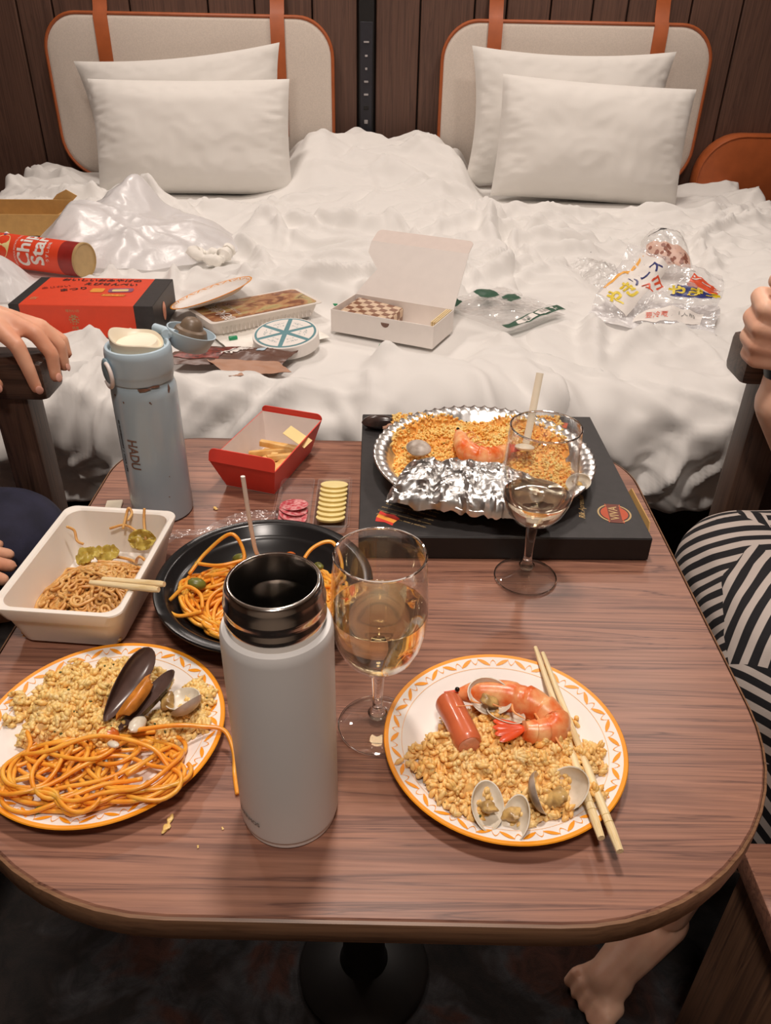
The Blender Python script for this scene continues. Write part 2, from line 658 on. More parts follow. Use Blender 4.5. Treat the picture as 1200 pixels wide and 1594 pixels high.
MT['glass'] = M_film('wine_glass_wall', opacity=0.012, rough=0.02)
MT['glasssolid'] = M('wine_glass_stem', (1, 1, 1), 0.02, trans=1.0, ior=1.45, var=0.0)
MT['wine'] = M('white_wine', (0.95, 0.82, 0.52), 0.0, trans=1.0, ior=1.33)
MT['winepale'] = M('white_wine_pale', (0.97, 0.90, 0.72), 0.0, trans=1.0, ior=1.33)
MT['clear'] = M_film('clear_plastic', opacity=0.13, rough=0.12, wrinkle=0.5)
MT['cleartray'] = M_film('clear_tray_plastic', opacity=0.16, rough=0.10)
MT['wrapfilm'] = M_film('wrapper_plastic', opacity=0.34, rough=0.15, body=(0.93, 0.92, 0.93), wrinkle=0.4)
MT['film'] = M_film('clear_film', opacity=0.14, rough=0.18, wrinkle=0.8)
MT['bag'] = M_film('milky_bag', opacity=0.86, rough=0.35, body=(0.95, 0.94, 0.95), wrinkle=0.25)
MT['tissue'] = M('white_tissue', sr(246, 242, 234), 0.85, var=0.02, scale=90, bump=0.3, bscale=160)
MT['green'] = M('green_plastic', sr(30, 150, 100), 0.3, var=0.08, scale=90)
MT['greenlabel'] = M('dark_green_label', sr(38, 84, 62), 0.45, var=0.05, scale=60)
MT['teal'] = M('teal_print', sr(92, 142, 150), 0.5, var=0.06, scale=90)
MT['skin'] = M('skin', sr(240, 184, 152), 0.5, col2=sr(226, 160, 128), scale=22, sss=0.3, bump=0.12, bscale=260, bdist=0.0006)
MT['skinpink'] = M('skin_pale', sr(246, 200, 172), 0.5, col2=sr(234, 178, 150), scale=18, sss=0.3, bump=0.12, bscale=260, bdist=0.0006)
MT['nail'] = M('finger_nail', sr(232, 172, 152), 0.3, var=0.04, scale=60)
MT['navy'] = M('navy_cloth', sr(38, 38, 58), 0.85, var=0.25, scale=30, bump=0.2, bscale=400)
MT['darkshirt'] = M('grey_shirt_cloth', sr(90, 92, 100), 0.85, var=0.1, scale=30, bump=0.2, bscale=400)
MT['hair'] = M('black_hair', sr(26, 22, 20), 0.45, var=0.3, scale=200, bump=0.4, bscale=300)
MT['seatfab'] = M('dark_seat_fabric', sr(52, 46, 44), 0.85, var=0.1, scale=200, bump=0.2, bscale=500)
MT['bedbase'] = M('bed_base_fabric', sr(118, 98, 88), 0.9, var=0.08, scale=300, bump=0.2, bscale=600)
MT['mattress'] = M('mattress_white', sr(226, 216, 206), 0.85, var=0.04, scale=80)
MT['legs'] = M('black_legs', sr(20, 18, 18), 0.5, var=0.1, scale=40)
MT['brownpack'] = M('brown_packet', sr(104, 74, 62), 0.35, var=0.08, scale=30)
MT['packback'] = M('packet_tan_side', sr(178, 134, 108), 0.5, var=0.05, scale=30)
MT['jerky'] = M('red_brown_food_print', sr(150, 62, 48), 0.4, col2=sr(80, 36, 30), scale=110)
MT['traygrey'] = M('tray_white_plastic', sr(232, 224, 216), 0.4, var=0.02, scale=40)
MT['biscuit'] = None
# ================================================================== ROOM
def carpet_material():
    t = NT('dark_patterned_carpet')
    co = t.coords((1, 1, 1))
    a = t.noise(co, 5.0, 4, 0.6, 0.6)
    b = t.noise(t.coords((9, 9, 9)), 2.2, 5, 0.7, 1.2)
    c1 = t.ramp(a, [(0.36, sr(20, 16, 15)), (0.47, sr(34, 26, 23)), (0.55, sr(62, 60, 62)), (0.62, sr(70, 40, 30))])
    c2 = t.ramp(b, [(0.35, (0.35, 0.35, 0.35)), (0.6, (1, 1, 1))])
    mx = t.new('ShaderNodeMix', data_type='RGBA', blend_type='MULTIPLY')
    mx.inputs[0].default_value = 1.0
    t.link(c1, mx.inputs[6])
    t.link(c2, mx.inputs[7])
    t.link(mx.outputs[2], t.b.inputs['Base Color'])
    t.b.inputs['Roughness'].default_value = 0.95
    t.bump(t.noise(co, 500, 2), 0.5, 0.002)
    return t.m


MT['carpet'] = carpet_material()
MT['paint'] = M('warm_wall_paint', sr(200, 184, 168), 0.9, var=0.03, scale=6)
MT['paintdark'] = M('brown_wall_panel', sr(120, 92, 76), 0.85, var=0.05, scale=6)

struct(MB().box((0, 1.0, -0.03), (4.6, 5.2, 0.06)).build('floor', MT['carpet'], smooth=False), 'dark patterned carpet floor')
struct(MB().box((0, 1.0, 2.49), (4.6, 5.2, 0.06)).build('ceiling', MT['paint'], smooth=False), 'plain ceiling')
struct(MB().box((-2.27, 1.0, 1.23), (0.06, 5.2, 2.46)).build('wall_left', MT['paintdark'], smooth=False), 'brown side wall')
struct(MB().box((2.27, 1.0, 1.23), (0.06, 5.2, 2.46)).build('wall_right', MT['paintdark'], smooth=False), 'brown side wall')
struct(MB().box((0, -1.57, 1.23), (4.48, 0.06, 2.46)).build('wall_front', MT['paint'], smooth=False), 'plain wall opposite the beds')
wall_back = struct(MB().box((0, 3.53, 1.23), (4.48, 0.1, 2.46)).build('wall_back', MT['wallgap'], smooth=False), 'dark brown wood plank wall behind the beds')
edges = [-2.2, -1.93, -1.66, -1.405, -1.273, -0.985, -0.695, -0.523, -0.31, -0.141]
edges2 = [-0.076, 0.09, 0.29, 0.407, 0.57, 0.724, 0.853, 0.98, 1.086, 1.273, 1.53, 1.80, 2.2]
for E_ in (edges, edges2):
    for a, b in zip(E_[:-1], E_[1:]):
        MB().box(((a + b) / 2, 3.466, 1.23), (b - a - 0.006, 0.022, 2.44), bevel=0.003, seg=1).build('plank', MT['wall'], wall_back)

# switch rail running down the wall between the beds
rail = thing('wall_switch_rail', 'black vertical switch rail on the plank wall between the two headboards', 'switch panel', (-0.1085, 3.455, 0.5))
MB().box((0, -0.006, 0.97), (0.058, 0.014, 1.9), bevel=0.002, seg=1).build('rail_body', MT['legs'], rail)
MB().box((0, -0.0145, 0.33), (0.046, 0.005, 0.62), bevel=0.0015, seg=1).build('switch_plate', MT['rail'], rail)
for z, w, h, kind in ((0.575, .020, .006, 0), (.530, .010, .007, 0), (.487, .008, .008, 0), (.444, .016, .007, 0), (.400, .017, .007, 0),
                      (.355, .018, .014, 1), (.305, .014, .014, 0), (.262, .018, .014, 1), (.222, .012, .008, 0)):
    MB().box((0, -0.018, z), (w, 0.003, h), bevel=0.0008, seg=1).build('switch_button' if not kind else 'socket', MT['railwhite'] if not kind else MT['legs'], rail)


# headboards --------------------------------------------------------
def headboard(cx, w, label, strap_xs):
    t = thing('headboard', label, 'headboard', (cx, 3.452, 0.0), group=None)
    x0, x1, z0, z1 = -w / 2, w / 2, 0.585, 1.15
    ol = rrect(x0, x1, z0, z1, [.15, .15, .13, .13], 10)
    R = Matrix(((1, 0, 0), (0, 0, -1), (0, 1, 0)))       # outline (x,z) -> stands up, thickness towards -y
    mb = MB()
    n = len(ol)
    c = ((x0 + x1) / 2, (z0 + z1) / 2)

    def inset(d):
        return [(x - d * np.sign(x - c[0]) * min(1, abs(x - c[0]) / (w / 2) * 1.2), z - d * np.sign(z - c[1]) * min(1, abs(z - c[1]) / .28 * 1.2)) for x, z in ol]
    rings = [(ol, 0.0), (ol, 0.030), (inset(.006), .037), (inset(.016), .040)]
    vs_ = []
    for o_, d in rings:
        vs_ += [(x, -d, z) for x, z in o_]
    fs = []
    for k in range(3):
        for i in range(n):
            fs.append((k * n + i, k * n + (i + 1) % n, (k + 1) * n + (i + 1) % n, (k + 1) * n + i))
    fs.append(tuple(3 * n + i for i in range(n)))
    fs.append(tuple(range(n - 1, -1, -1)))
    mb.add(vs_, fs)
    mb.build('fabric_panel', MT['headfab'], t)
    pts = [(x, -0.034, z) for x, z in ol]
    pts.append(pts[0])
    MB().tube(pts, 0.0065, 8, cap=False).build('piping', MT['leather'], t)
    for sx in strap_xs:
        s = MB()
        path = [(sx - cx, -0.012, 1.60), (sx - cx, -0.014, 1.22), (sx - cx, -0.03, 1.165), (sx - cx, -0.0455, 1.145), (sx - cx, -0.0465, 1.0), (sx - cx, -0.0465, 0.75)]
        for a, b in zip(path[:-1], path[1:]):
            pass
        W = 0.026
        vs_, fs = [], []
        for x, y, z in path:
            vs_ += [(x - W, y, z), (x + W, y, z), (x + W, y + 0.004, z), (x - W, y + 0.004, z)]
        for k in range(len(path) - 1):
            for i in range(4):
                fs.append((4 * k + i, 4 * k + (i + 1) % 4, 4 * k + 4 + (i + 1) % 4, 4 * k + 4 + i))
        fs += [(3, 2, 1, 0), tuple(4 * (len(path) - 1) + i for i in range(4))]
        s.add(vs_, fs)
        s.build('leather_strap', MT['leather'], t)
    return t


headboard(-0.772, 1.075, 'cream fabric headboard with tan leather piping and straps, left of the black switch rail', (-1.085, -0.436))
headboard(0.680, 1.005, 'cream fabric headboard with tan leather piping and straps, right of the black switch rail', (0.367, 0.975))

# ================================================================== BEDS
BEDZ = 0.605
# places where things lie press the duvet flat: cx, cy, half x, half y, turn, level
PRESS = [(-0.628, 1.66, .15, .105, 0, .603), (-0.26, 1.60, .20, .17, 0, .606), (0.03, 1.63, .16, .13, -0.4, .603), (0.25, 1.78, .13, .13, 0.8, .606),
         (0.62, 1.78, .14, .12, 0, .606), (0.72, 2.12, .10, .09, 0, .606), (-1.10, 2.42, .15, .12, 0, .606), (-0.90, 2.03, .18, .07, -0.3, .606),
         (-0.74, 2.30, .26, .26, 0, .606), (-0.475, 2.13, .08, .06, 0, .606), (0.56, 2.06, .07, .12, 0, .606), (-0.29, 1.42, .15, .075, 0, .604), (-0.88, 1.82, .10, .10, 0, .606),
         (-0.71, 3.02, .37, .12, 0, .608), (0.70, 3.03, .37, .12, 0, .608), (-.78, 3.26, .40, .10, 0, .608), (.64, 3.26, .40, .10, 0, .608)]


def strokes(n, seed, xr, yr, lenr, wr, hr, ang_fn):
    r = np.random.default_rng(seed)
    out = []
    for _ in range(n):
        x, y = r.uniform(*xr), r.uniform(*yr)
        a = ang_fn(x, y) + r.normal(0, 0.5)
        out.append((x, y, a, r.uniform(*lenr), r.uniform(*wr), r.uniform(*hr), r.uniform(-3, 3)))
    return out


def stroke_field(X, Y, S):
    H = np.zeros_like(X)
    for x, y, a, L, w, h, k in S:
        c, s = math.cos(a), math.sin(a)
        u = (X - x) * c + (Y - y) * s
        v = -(X - x) * s + (Y - y) * c - k * u * u
        m = (np.abs(u) < 2.2 * L) & (np.abs(v) < 4 * w)
        H[m] += h * np.exp(-(u[m] / L) ** 2) * (np.exp(-(v[m] / w) ** 2) - 0.35 * np.exp(-((v[m] - 1.3 * w) / w) ** 2))
    return H


ST_TOP = strokes(150, 11, (-1.4, 1.4), (1.35, 3.3), (.08, .32), (.012, .034), (.010, .026), lambda x, y: 0.3 * math.sin(3 * x) + (0.15 if y > 2.2 else 1.0 * math.sin(2.2 * x + 1)))
ST_FINE = strokes(330, 21, (-1.4, 1.4), (1.0, 3.3), (.06, .26), (.006, .015), (.006, .0135), lambda x, y: (0.25 * math.sin(2.3 * x + 1.5 * y) if y > 1.95 else 0.9 * math.sin(2.6 * x + 2)) if x > .3 else 1.1 * math.sin(2.1 * x + 2.9 * y))
ST_FRONT = strokes(110, 12, (-1.4, 1.4), (-.30, .12), (.06, .16), (.012, .032), (.010, .024), lambda x, y: 1.3 + 0.6 * math.sin(5 * x))


def duvet(x0, x1, lift, name, label, hem_fn, seedx):
    nx = int((x1 - x0) / 0.0085)
    yb, yf, r = 3.372, 1.365, 0.085
    s_top = yb - yf
    s_arc = s_top + r * PI / 2
    total = s_arc + 0.20
    ns = int(total / 0.0085)
    u = np.linspace(x0, x1, nx)
    s = np.linspace(0, total, ns)
    X, S = np.meshgrid(u, s)
    hem = hem_fn(X)
    over = np.clip((S - s_arc) / (total - s_arc), 0, 1)
    th = np.clip((S - s_top) / r, 0, PI / 2)
    y = np.where(S < s_top, yb - S, yf - r * np.sin(th))
    z = np.where(S < s_top, BEDZ, BEDZ - r + r * np.cos(th))
    z = np.where(S > s_arc, BEDZ - r - over * (BEDZ - r - hem), z)
    ny, nz = -np.sin(th), np.cos(th)
    # puffy swell and folds
    swell = 0.018 * noise2(X * 2.3 + seedx, y * 2.3 + 3) + 0.010 * noise2(X * 5.5 + 9, (S) * 5.5 + seedx)
    wx = X + 0.05 * noise2(X * 4, S * 4 + 5)
    wy = S + 0.05 * noise2(X * 4 + 8, S * 4)
    crease = 0.010 * (0.45 - np.abs(noise2(wx * 7 + seedx, wy * 9))) + 0.005 * (0.4 - np.abs(noise2(wx * 15, wy * 17 + seedx)))
    fold = stroke_field(X, np.where(S < s_top, y, y), ST_TOP)
    front = sstep(s_top - .05, s_arc, S)
    fold = fold * (1 - 0.6 * front) + stroke_field(X, s_arc - S, ST_FRONT) * front
    lobes = 0.030 * front * (np.abs(np.sin(X * 4.2 + 0.8 + 0.8 * noise2(X * 2, X * 0 + seedx))) ** 0.8 - 0.55)
    h = swell * 1.7 + crease * 1.5 + fold * 1.5 + stroke_field(X, np.where(S < s_top, y, yf - (S - s_top)), ST_FINE) + lobes
    # raised mound against the wall between the pillows, with a folded-over edge
    mound = (0.118 + 0.02 * noise2(X * 5, y * 5)) * sstep(-0.56, -0.30, X) * (1 - sstep(0.24, 0.34, X)) * sstep(2.84, 3.2, y) + 0.012 * np.sin(X * 26 + y * 9) * sstep(2.8, 3.1, y) * sstep(-.5, -.3, X) * (1 - sstep(.2, .32, X))
    mound += 0.02 * sstep(2.5, 2.9, y) * sstep(-.5, -.25, X) * (1 - sstep(.1, .32, X))
    for cx, cy, hx, hy, a, lv in PRESS:
        c, sn = math.cos(a), math.sin(a)
        p = np.abs((X - cx) * c + (y - cy) * sn) / hx
        q = np.abs(-(X - cx) * sn + (y - cy) * c) / hy
        d = np.maximum(p, q)
        m = (1 - sstep(0.95, 1.35, d)) * (S < s_top)
        h = h * (1 - m) + m * (lv - BEDZ - 0.004 - lift)
    h = h + mound
    # side edges roll down
    e0 = np.clip((X - x0) / 0.035, 0, 1)
    e1 = np.clip((x1 - X) / 0.035, 0, 1)
    roll = (1 - np.sqrt(1 - (1 - e0) ** 2)) + (1 - np.sqrt(1 - (1 - e1) ** 2))
    # hem curls in
    curl = sstep(0.8, 1.0, over)
    h = h * (1 - 0.5 * curl) - 0.03 * curl ** 2 + lift * (1 - over * 0.4) - roll * (0.028 + lift)
    Y = y + ny * h
    Z = z + nz * h
    Z = Z - 0.012 * front * over * (noise2(X * 6 + seedx, X * 0) + 0.5 * noise2(X * 14, X * 0 + 2))
    mb = MB().grid(X, Y, Z)
    # underside hem strip gives the edge thickness
    o = mb.build(name, MT['linen'], angle=180)
    return tag(o, label, 'duvet')


def hem_left(X):
    return 0.395 + 0.02 * np.sin(X * 5) + 0.05 * sstep(-1.0, -1.3, X)


def hem_right(X):
    return 0.395 + 0.012 * np.sin(X * 7 + 1) + 0.16 * sstep(0.60, 0.78, X)


duvet(-1.40, 0.335, 0.016, 'duvet', 'rumpled white duvet over the left bed, under the red box and the milky bag', hem_left, 1.0)
duvet(0.27, 1.36, 0.0, 'duvet', 'rumpled white duvet over the right bed, under the noodle wrapper', hem_right, 6.0)


def bed(x0, x1, label):
    t = thing('bed', label, 'bed', ((x0 + x1) / 2, 2.42, 0))
    w = x1 - x0
    MB().box((0, 0, 0.385), (w, 1.96, 0.19), bevel=0.012).build('bed_base', MT['bedbase'], t)
    MB().box((0, 0, 0.527), (w - 0.02, 1.95, 0.085), bevel=0.03, seg=3).build('mattress', MT['mattress'], t)
    for sx in (-1, 1):
        for sy in (-1, 1):
            MB().box((sx * (w / 2 - .12), sy * 0.85, 0.145), (0.05, 0.05, 0.29), bevel=0.004).build('leg', MT['legs'], t)


bed(-1.36, 0.0, 'left bed with a brown grey base and dark legs, below the left headboard')
bed(0.015, 1.30, 'right bed with a brown grey base and dark legs, below the right headboard')


def pillow(label, c, w, h, t, lean, seed, yaw=0.0, roll=0.0, ears=1.0):
    n = 56
    u = np.linspace(-1, 1, n)
    U, V = np.meshgrid(u, u)
    X = w / 2 * U * (1 - 0.05 * ears * (1 - V ** 2) ** 1.0)
    Y = h / 2 * V * (1 - 0.06 * ears * (1 - U ** 2))
    prof = np.clip(1 - np.abs(U) ** 3.2, 0, 1) ** 0.55 * np.clip(1 - np.abs(V) ** 3.0, 0, 1) ** 0.55
    d = 0.006 * noise2(U * 2.4 + seed, V * 2 + seed * 3) + 0.004 * (0.4 - np.abs(noise2(U * 5 + seed, V * 3)))
    edge = sstep(0.55, 0.98, np.maximum(np.abs(U), np.abs(V)))
    d += 0.004 * edge * noise2(U * 12 + seed, V * 12) * (1 - sstep(.97, 1, np.maximum(np.abs(U), np.abs(V))))
    T = t / 2 * prof + d * sstep(0, .3, prof)
    sag = 1 - 0.16 * V
    mb = MB()
    mb.grid(X, -T * sag, Y)
    mb.grid(X[:, ::-1], (T * sag)[:, ::-1], Y[:, ::-1])
    o = mb.build('pillow', MT['pillow'], None, loc=c, angle=180, rot=(rad(-lean), roll, yaw))
    return tag(o, label, 'pillow', None)


pillow('front white pillow of the pair against the left headboard', (-0.71, 3.055, 0.785), 0.70, 0.375, 0.19, 14, 1.0, roll=rad(-1.0), ears=.55)
pillow('rear white pillow of the pair against the left headboard, one corner sticking up', (-0.775, 3.275, 0.825), 0.76, 0.43, 0.14, 8, 4.0, roll=rad(-5.5), ears=1.6)
pillow('front white pillow of the pair against the right headboard', (0.70, 3.06, 0.795), 0.675, 0.39, 0.20, 14, 7.0, roll=rad(3.0), ears=.55)
pillow('rear white pillow of the pair against the right headboard, left corner pointing up', (0.645, 3.28, 0.84), 0.74, 0.47, 0.14, 8, 9.0, roll=rad(0.5), ears=1.6)

# tan leather panel on the wall beyond the right bed
t = thing('leather_backrest', 'tan leather back cushion on the wall at the right edge, beyond the right bed', 'cushion', (1.605, 3.426, 0))
ol = rrect(-0.40, 0.40, 0.50, 0.795, [.03, .03, .10, .16], 8)
mb = MB()
n = len(ol)


def ins(d):
    return [(x - d * np.sign(x) * min(1, abs(x) / .4 * 1.1), z - d * np.sign(z - .65) * min(1, abs(z - .65) / .15 * 1.1)) for x, z in ol]


rings = [(ins(.02), .050), (ins(.006), .044), (ol, .030), (ol, -.012), (ins(.006), -.022)]
vs_ = []
for o_, d in rings:
    vs_ += [(x, -d, z) for x, z in o_]
fs = []
for k in range(4):
    for i in range(n):
        fs.append((k * n + i, k * n + (i + 1) % n, (k + 1) * n + (i + 1) % n, (k + 1) * n + i))
fs.append(tuple(4 * n + i for i in range(n)))
fs.append(tuple(range(n - 1, -1, -1)))
mb.add(vs_, fs)
mb.build('cushion_body', MT['leather'], t)
pts = [(x, -0.047, z) for x, z in ins(.008)]
MB().tube(pts + [pts[0]], 0.003, 6, cap=False).build('seam', MT['leather'], t)


# ================================================================== CHAIRS AT THE TABLE
def armchair(label, front_x, y0, y1, sgn, az=0.771):
    """sgn=+1: faces +x. front_x is where the arms end"""
    t = thing('armchair', label, 'chair', (front_x, (y0 + y1) / 2, 0))
    hw = (y1 - y0) / 2
    D = -sgn
    MB().box((D * 0.31, 0, 0.425), (0.50, 2 * hw - 0.10, 0.07), bevel=0.02, seg=3).build('seat', MT['seatfab'], t)
    MB().box((D * 0.31, 0, 0.365), (0.52, 2 * hw - 0.10, 0.05), bevel=0.004).build('seat_frame', MT['chairwood'], t)
    for sy in (-1, 1):
        MB().box((D * 0.27, sy * hw, az), (0.54, 0.066, 0.054), bevel=0.010, seg=2).build('arm', MT['chairwood'], t)
        MB().box((D * 0.058, sy * hw, (az - .026) / 2), (0.050, 0.046, az - .026), bevel=0.004).build('leg', MT['chairwood_z'], t)
        MB().box((D * 0.53, sy * hw, (az - .026) / 2), (0.050, 0.046, az - .026), bevel=0.004).build('leg', MT['chairwood_z'], t)
    MB().box((D * 0.565, 0, 0.76), (0.06, 2 * hw - 0.06, 0.34), bevel=0.02, seg=3, rot=Euler((0, D * rad(9), 0))).build('backrest', MT['seatfab'], t)
    return t


armchair('dark wooden armchair on the left, a hand resting on its arm', -0.455, 0.44, 1.0, 1, 0.768)
armchair('dark wooden armchair on the right, beside the striped skirt', 0.462, 0.56, 1.0, -1, 0.812)

# ================================================================== TABLE
tb = thing('dining_table', 'walnut laminate dining table with rounded corners, covered with food', 'table', (-0.018, 0.617, 0))
TX0, TX1, TY0, TY1 = -0.329, 0.332, -0.331, 0.336
ol = rrect(TX0, TX1, TY0, TY1, [.21, .195, .10, .10], 14)
n = len(ol)


def tins(d):
    return rrect(TX0 + d, TX1 - d, TY0 + d, TY1 - d, [.21 - d, .195 - d, .10 - d, .10 - d], 14)


mb = MB()
vs_ = [(x, y, .678) for x, y in tins(.001)] + [(x, y, .6985) for x, y in tins(.001)] + [(x, y, .70) for x, y in tins(.0025)]
fs = [(k * n + i, k * n + (i + 1) % n, (k + 1) * n + (i + 1) % n, (k + 1) * n + i) for k in range(2) for i in range(n)]
fs += [tuple(2 * n + i for i in range(n)), tuple(range(n - 1, -1, -1))]
mb.add(vs_, fs)
mb.build('tabletop', MT['table'], tb)
vs_, fs = [], []
prof = [(0, .676), (-.0015, .678), (-.0018, .696), (-.0012, .6988), (.0008, .6996)]
for d, z in prof:
    vs_ += [(x, y, z) for x, y in tins(d)]
fs = [(k * n + i, k * n + (i + 1) % n, (k + 1) * n + (i + 1) % n, (k + 1) * n + i) for k in range(4) for i in range(n)]
MB().add(vs_, fs).build('edge_band', MT['edge'], tb)
MB().lathe([(0, .0), (.09, .0), (.095, .006), (.09, .012), (.035, .03), (.03, .05), (.03, .64), (.05, .66), (.12, .676), (0, .676)], 40).build('pedestal', MT['legs'], tb)

# wooden side panel of the low cabinet at the lower right
t = thing('wooden_bench', 'brown wooden bench end standing on the floor at the right corner of the table', 'bench', (0.66, 0.252, 0))
MB().box((0, 0, 0.435), (0.545, 0.545, 0.03), bevel=0.003).build('bench_top', MT['table'], t)
MB().box((-0.25, 0, 0.21), (0.028, 0.53, 0.42), bevel=0.003).build('side_panel', MT['stoolwood'], t)
MB().box((0.25, 0, 0.21), (0.028, 0.53, 0.42), bevel=0.003).build('side_panel', MT['stoolwood'], t)
# ================================================================== ON THE TABLE: vessels and trays
TZ = 0.7002


def cyl_map(R, cz, a0=-PI / 2, off=0.0004):
    """print wrapped on an upright cylinder about the local origin; x runs round, y runs up"""
    def fn(x, y, k=0):
        a = a0 + x / R
        r = R + off + 0.00004 * k
        return (r * math.cos(a), r * math.sin(a), cz + y)
    return fn


# --- white thermos ---------------------------------------------------
t = thing('thermos', 'tall white thermos without its lid, open steel neck, at the front of the table', 'thermos', (-0.0655, 0.3705, TZ))
MB().lathe([(0, .0005), (.0325, .0005), (.0338, .0015), (.0340, .006), (.0335, .0065)], 64).build('base_ring', MT['whitecard'], t)
MB().lathe([(.0335, .0065), (.0350, .0075), (.0352, .010), (.0352, .172), (.0348, .1765), (.0336, .1795), (.0315, .1805), (.0300, .1805)], 72).build('body', MT['thermos'], t)
MB().lathe([(.0300, .1795), (.0301, .184), (.0312, .1865), (.0312, .1895), (.0301, .192), (.0301, .1945), (.0311, .197), (.0311, .1995), (.0300, .202),
            (.0300, .207), (.0290, .2105), (.0275, .2122), (.0262, .2120), (.0256, .2100), (.0255, .1990), (.0235, .1950), (.0235, .1935)], 72).build('steel_neck', MT['steel'], t, angle=60)
MB().lathe([(.0235, .1935), (.0262, .188), (.0275, .175), (.0275, .02), (0, .015)], 48).build('inner_wall', MT['steeldark'], t)
mb = MB()
add_text(mb, 'THERMOS', .0052, cyl_map(.0352, .022, a0=-PI / 2 - .82), bold=0.0003)
mb.build('printed_mark', MT['greyprint'], t, smooth=False)

# --- pale blue flask -------------------------------------------------
t = thing('flask', 'pale blue flask with chipped paint and flipped open lid, far left on the table', 'flask', (-0.2585, 0.772, TZ))
MB().lathe([(0, .0005), (.0320, .0005), (.0338, .002), (.0342, .005), (.0342, .150), (.0338, .156), (.0322, .1615), (.0312, .163), (.0312, .168), (0, .168)], 72).build('body', MT['bluebottle'], t)
MB().lathe([(.0300, .166), (.0322, .166), (.0326, .1675), (.0326, .172), (.0334, .174), (.0340, .177), (.0340, .194), (.0336, .1985), (.0322, .201), (.0300, .2015), (.0288, .2000), (.0284, .196), (0, .196)], 72).build('lid_collar', MT['bluelid'], t)
# cream spout: tilted pouring rim
n = 48
vs_, fs = [], []
for k in range(n):
    a = 2 * PI * k / n
    hgt = .2085 + .0075 * math.cos(a - PI * 1.02) ** 3 + .0008 * math.sin(3 * a)
    for r, z in ((.0262, .196), (.0266, hgt - .001), (.0258, hgt), (.0236, hgt - .003), (.0200, .204)):
        vs_.append((r * math.cos(a), r * math.sin(a), z))
for k in range(n):
    k2 = (k + 1) % n
    for j in range(4):
        fs.append((5 * k + j, 5 * k2 + j, 5 * k2 + j + 1, 5 * k + j + 1))
fs.append(tuple(5 * k + 4 for k in range(n)))
MB().add(vs_, fs).build('spout', MT['cream'], t)
# press button and loop on the left
a = rad(222)
d = Vector((math.cos(a), math.sin(a), 0))
MB().ellipsoid(d * .0360 + Vector((0, 0, .181)), (.0035, .0100, .0135), rot=Matrix.Rotation(a, 3, 'Z')).build('push_button', MT['bluegrey'], t)
pts = []
for k in range(17):
    q = PI * 1.25 * k / 16 - PI * .75
    pts.append(d * (.0375 + .001 * math.cos(q)) + Vector((-d.y, d.x, 0)) * (.0115 * math.cos(q) + .004) + Vector((0, 0, .178 + .0125 * math.sin(q))))
MB().tube(pts, .0022, 10).build('loop_catch', MT['pinkwhite'], t)
# flipped lid: a shallow cup hanging open from the hinge at the back right
hx = Vector((.0225, .0285, .205))
MB().tube([hx + Vector((-.013, .009, 0)), hx + Vector((.013, -.009, 0))], .0048, 14).build('hinge', MT['bluelid'], t)
Mt = Euler((rad(-12), rad(14), rad(-20))).to_matrix()
lc = Vector((.0460, .036, .1955))
lid = MB().lathe([(0, -.012), (.017, -.012), (.0205, -.0095), (.0262, .006), (.0262, .0075), (.0248, .0075), (.0215, -.006), (.0, -.0075)], 48, c=lc, M=Mt).build('flip_lid', MT['bluelid'], t)
mb = MB().lathe([(.0185, -.0045), (.0195, .002), (.0182, .005), (.0172, .0085), (.0162, .0105), (.0125, .012), (.0112, .0165), (.0085, .021), (.004, .023), (0, .0234)], 40, c=lc + Vector((-.001, 0, -.001)), M=Mt)
mb.build('stopper', MT['silicone'], lid)
MB().tube([hx + Vector((.004, -.010, .0)), lc + Mt @ Vector((-.022, -.012, -.001))], [.0050, .0062], 12).build('lid_arm', MT['bluelid'], lid)
mb = MB()
for a, z, w, h in ((-1.30, .1635, .0052, .0026), (-1.18, .164, .0035, .0016), (-.92, .1655, .006, .0014), (-.45, .159, .0018, .0042), (-2.30, .155, .0012, .0012),
                   (-1.95, .150, .0009, .0009), (-1.15, .150, .0009, .0011), (-1.12, .1485, .0007, .0007), (-.9, .06, .0006, .0006), (-1.0, .035, .0007, .0007)):
    R_ = .0342 if z < .152 else (.0335 if z < .1605 else .0326)
    f_ = cyl_map(R_, z, a0=a, off=.0005)
    ol = [(w * math.cos(q) * (1 + .3 * math.sin(3 * q + a * 9)), h * math.sin(q) * (1 + .3 * math.cos(2 * q + a * 5))) for q in np.linspace(0, 2 * PI, 14)[:-1]]
    mb.add([f_(x, y) for x, y in ol], [tuple(range(13))])
tag(mb.build('paint_chips', MT['chip'], t, smooth=False), kind='stuff')
mb = MB()
f_ = cyl_map(.0342, .089, a0=-1.93)
add_text(mb, 'HADU', .0130, lambda x, y, k: f_(y, -x, k), stretch=(0.98, 1.25), bold=.0004)
mb.build('lettering', MT['chip'], t, smooth=False)
mb = MB()
f_ = cyl_map(.0342, .095, a0=-2.35)
add_text(mb, 'BE ELEMENTARY  |  COOL LIFE', .0042, lambda x, y, k: f_(y, -x, k), stretch=(1.1, 1), bold=.0002)
f2 = cyl_map(.0342, .098, a0=-2.56)
add_text(mb, 'OUR CHOICE', .0036, lambda x, y, k: f2(y, -x, k))
mb.build('small_lettering', MT['blackprint'], t, smooth=False)


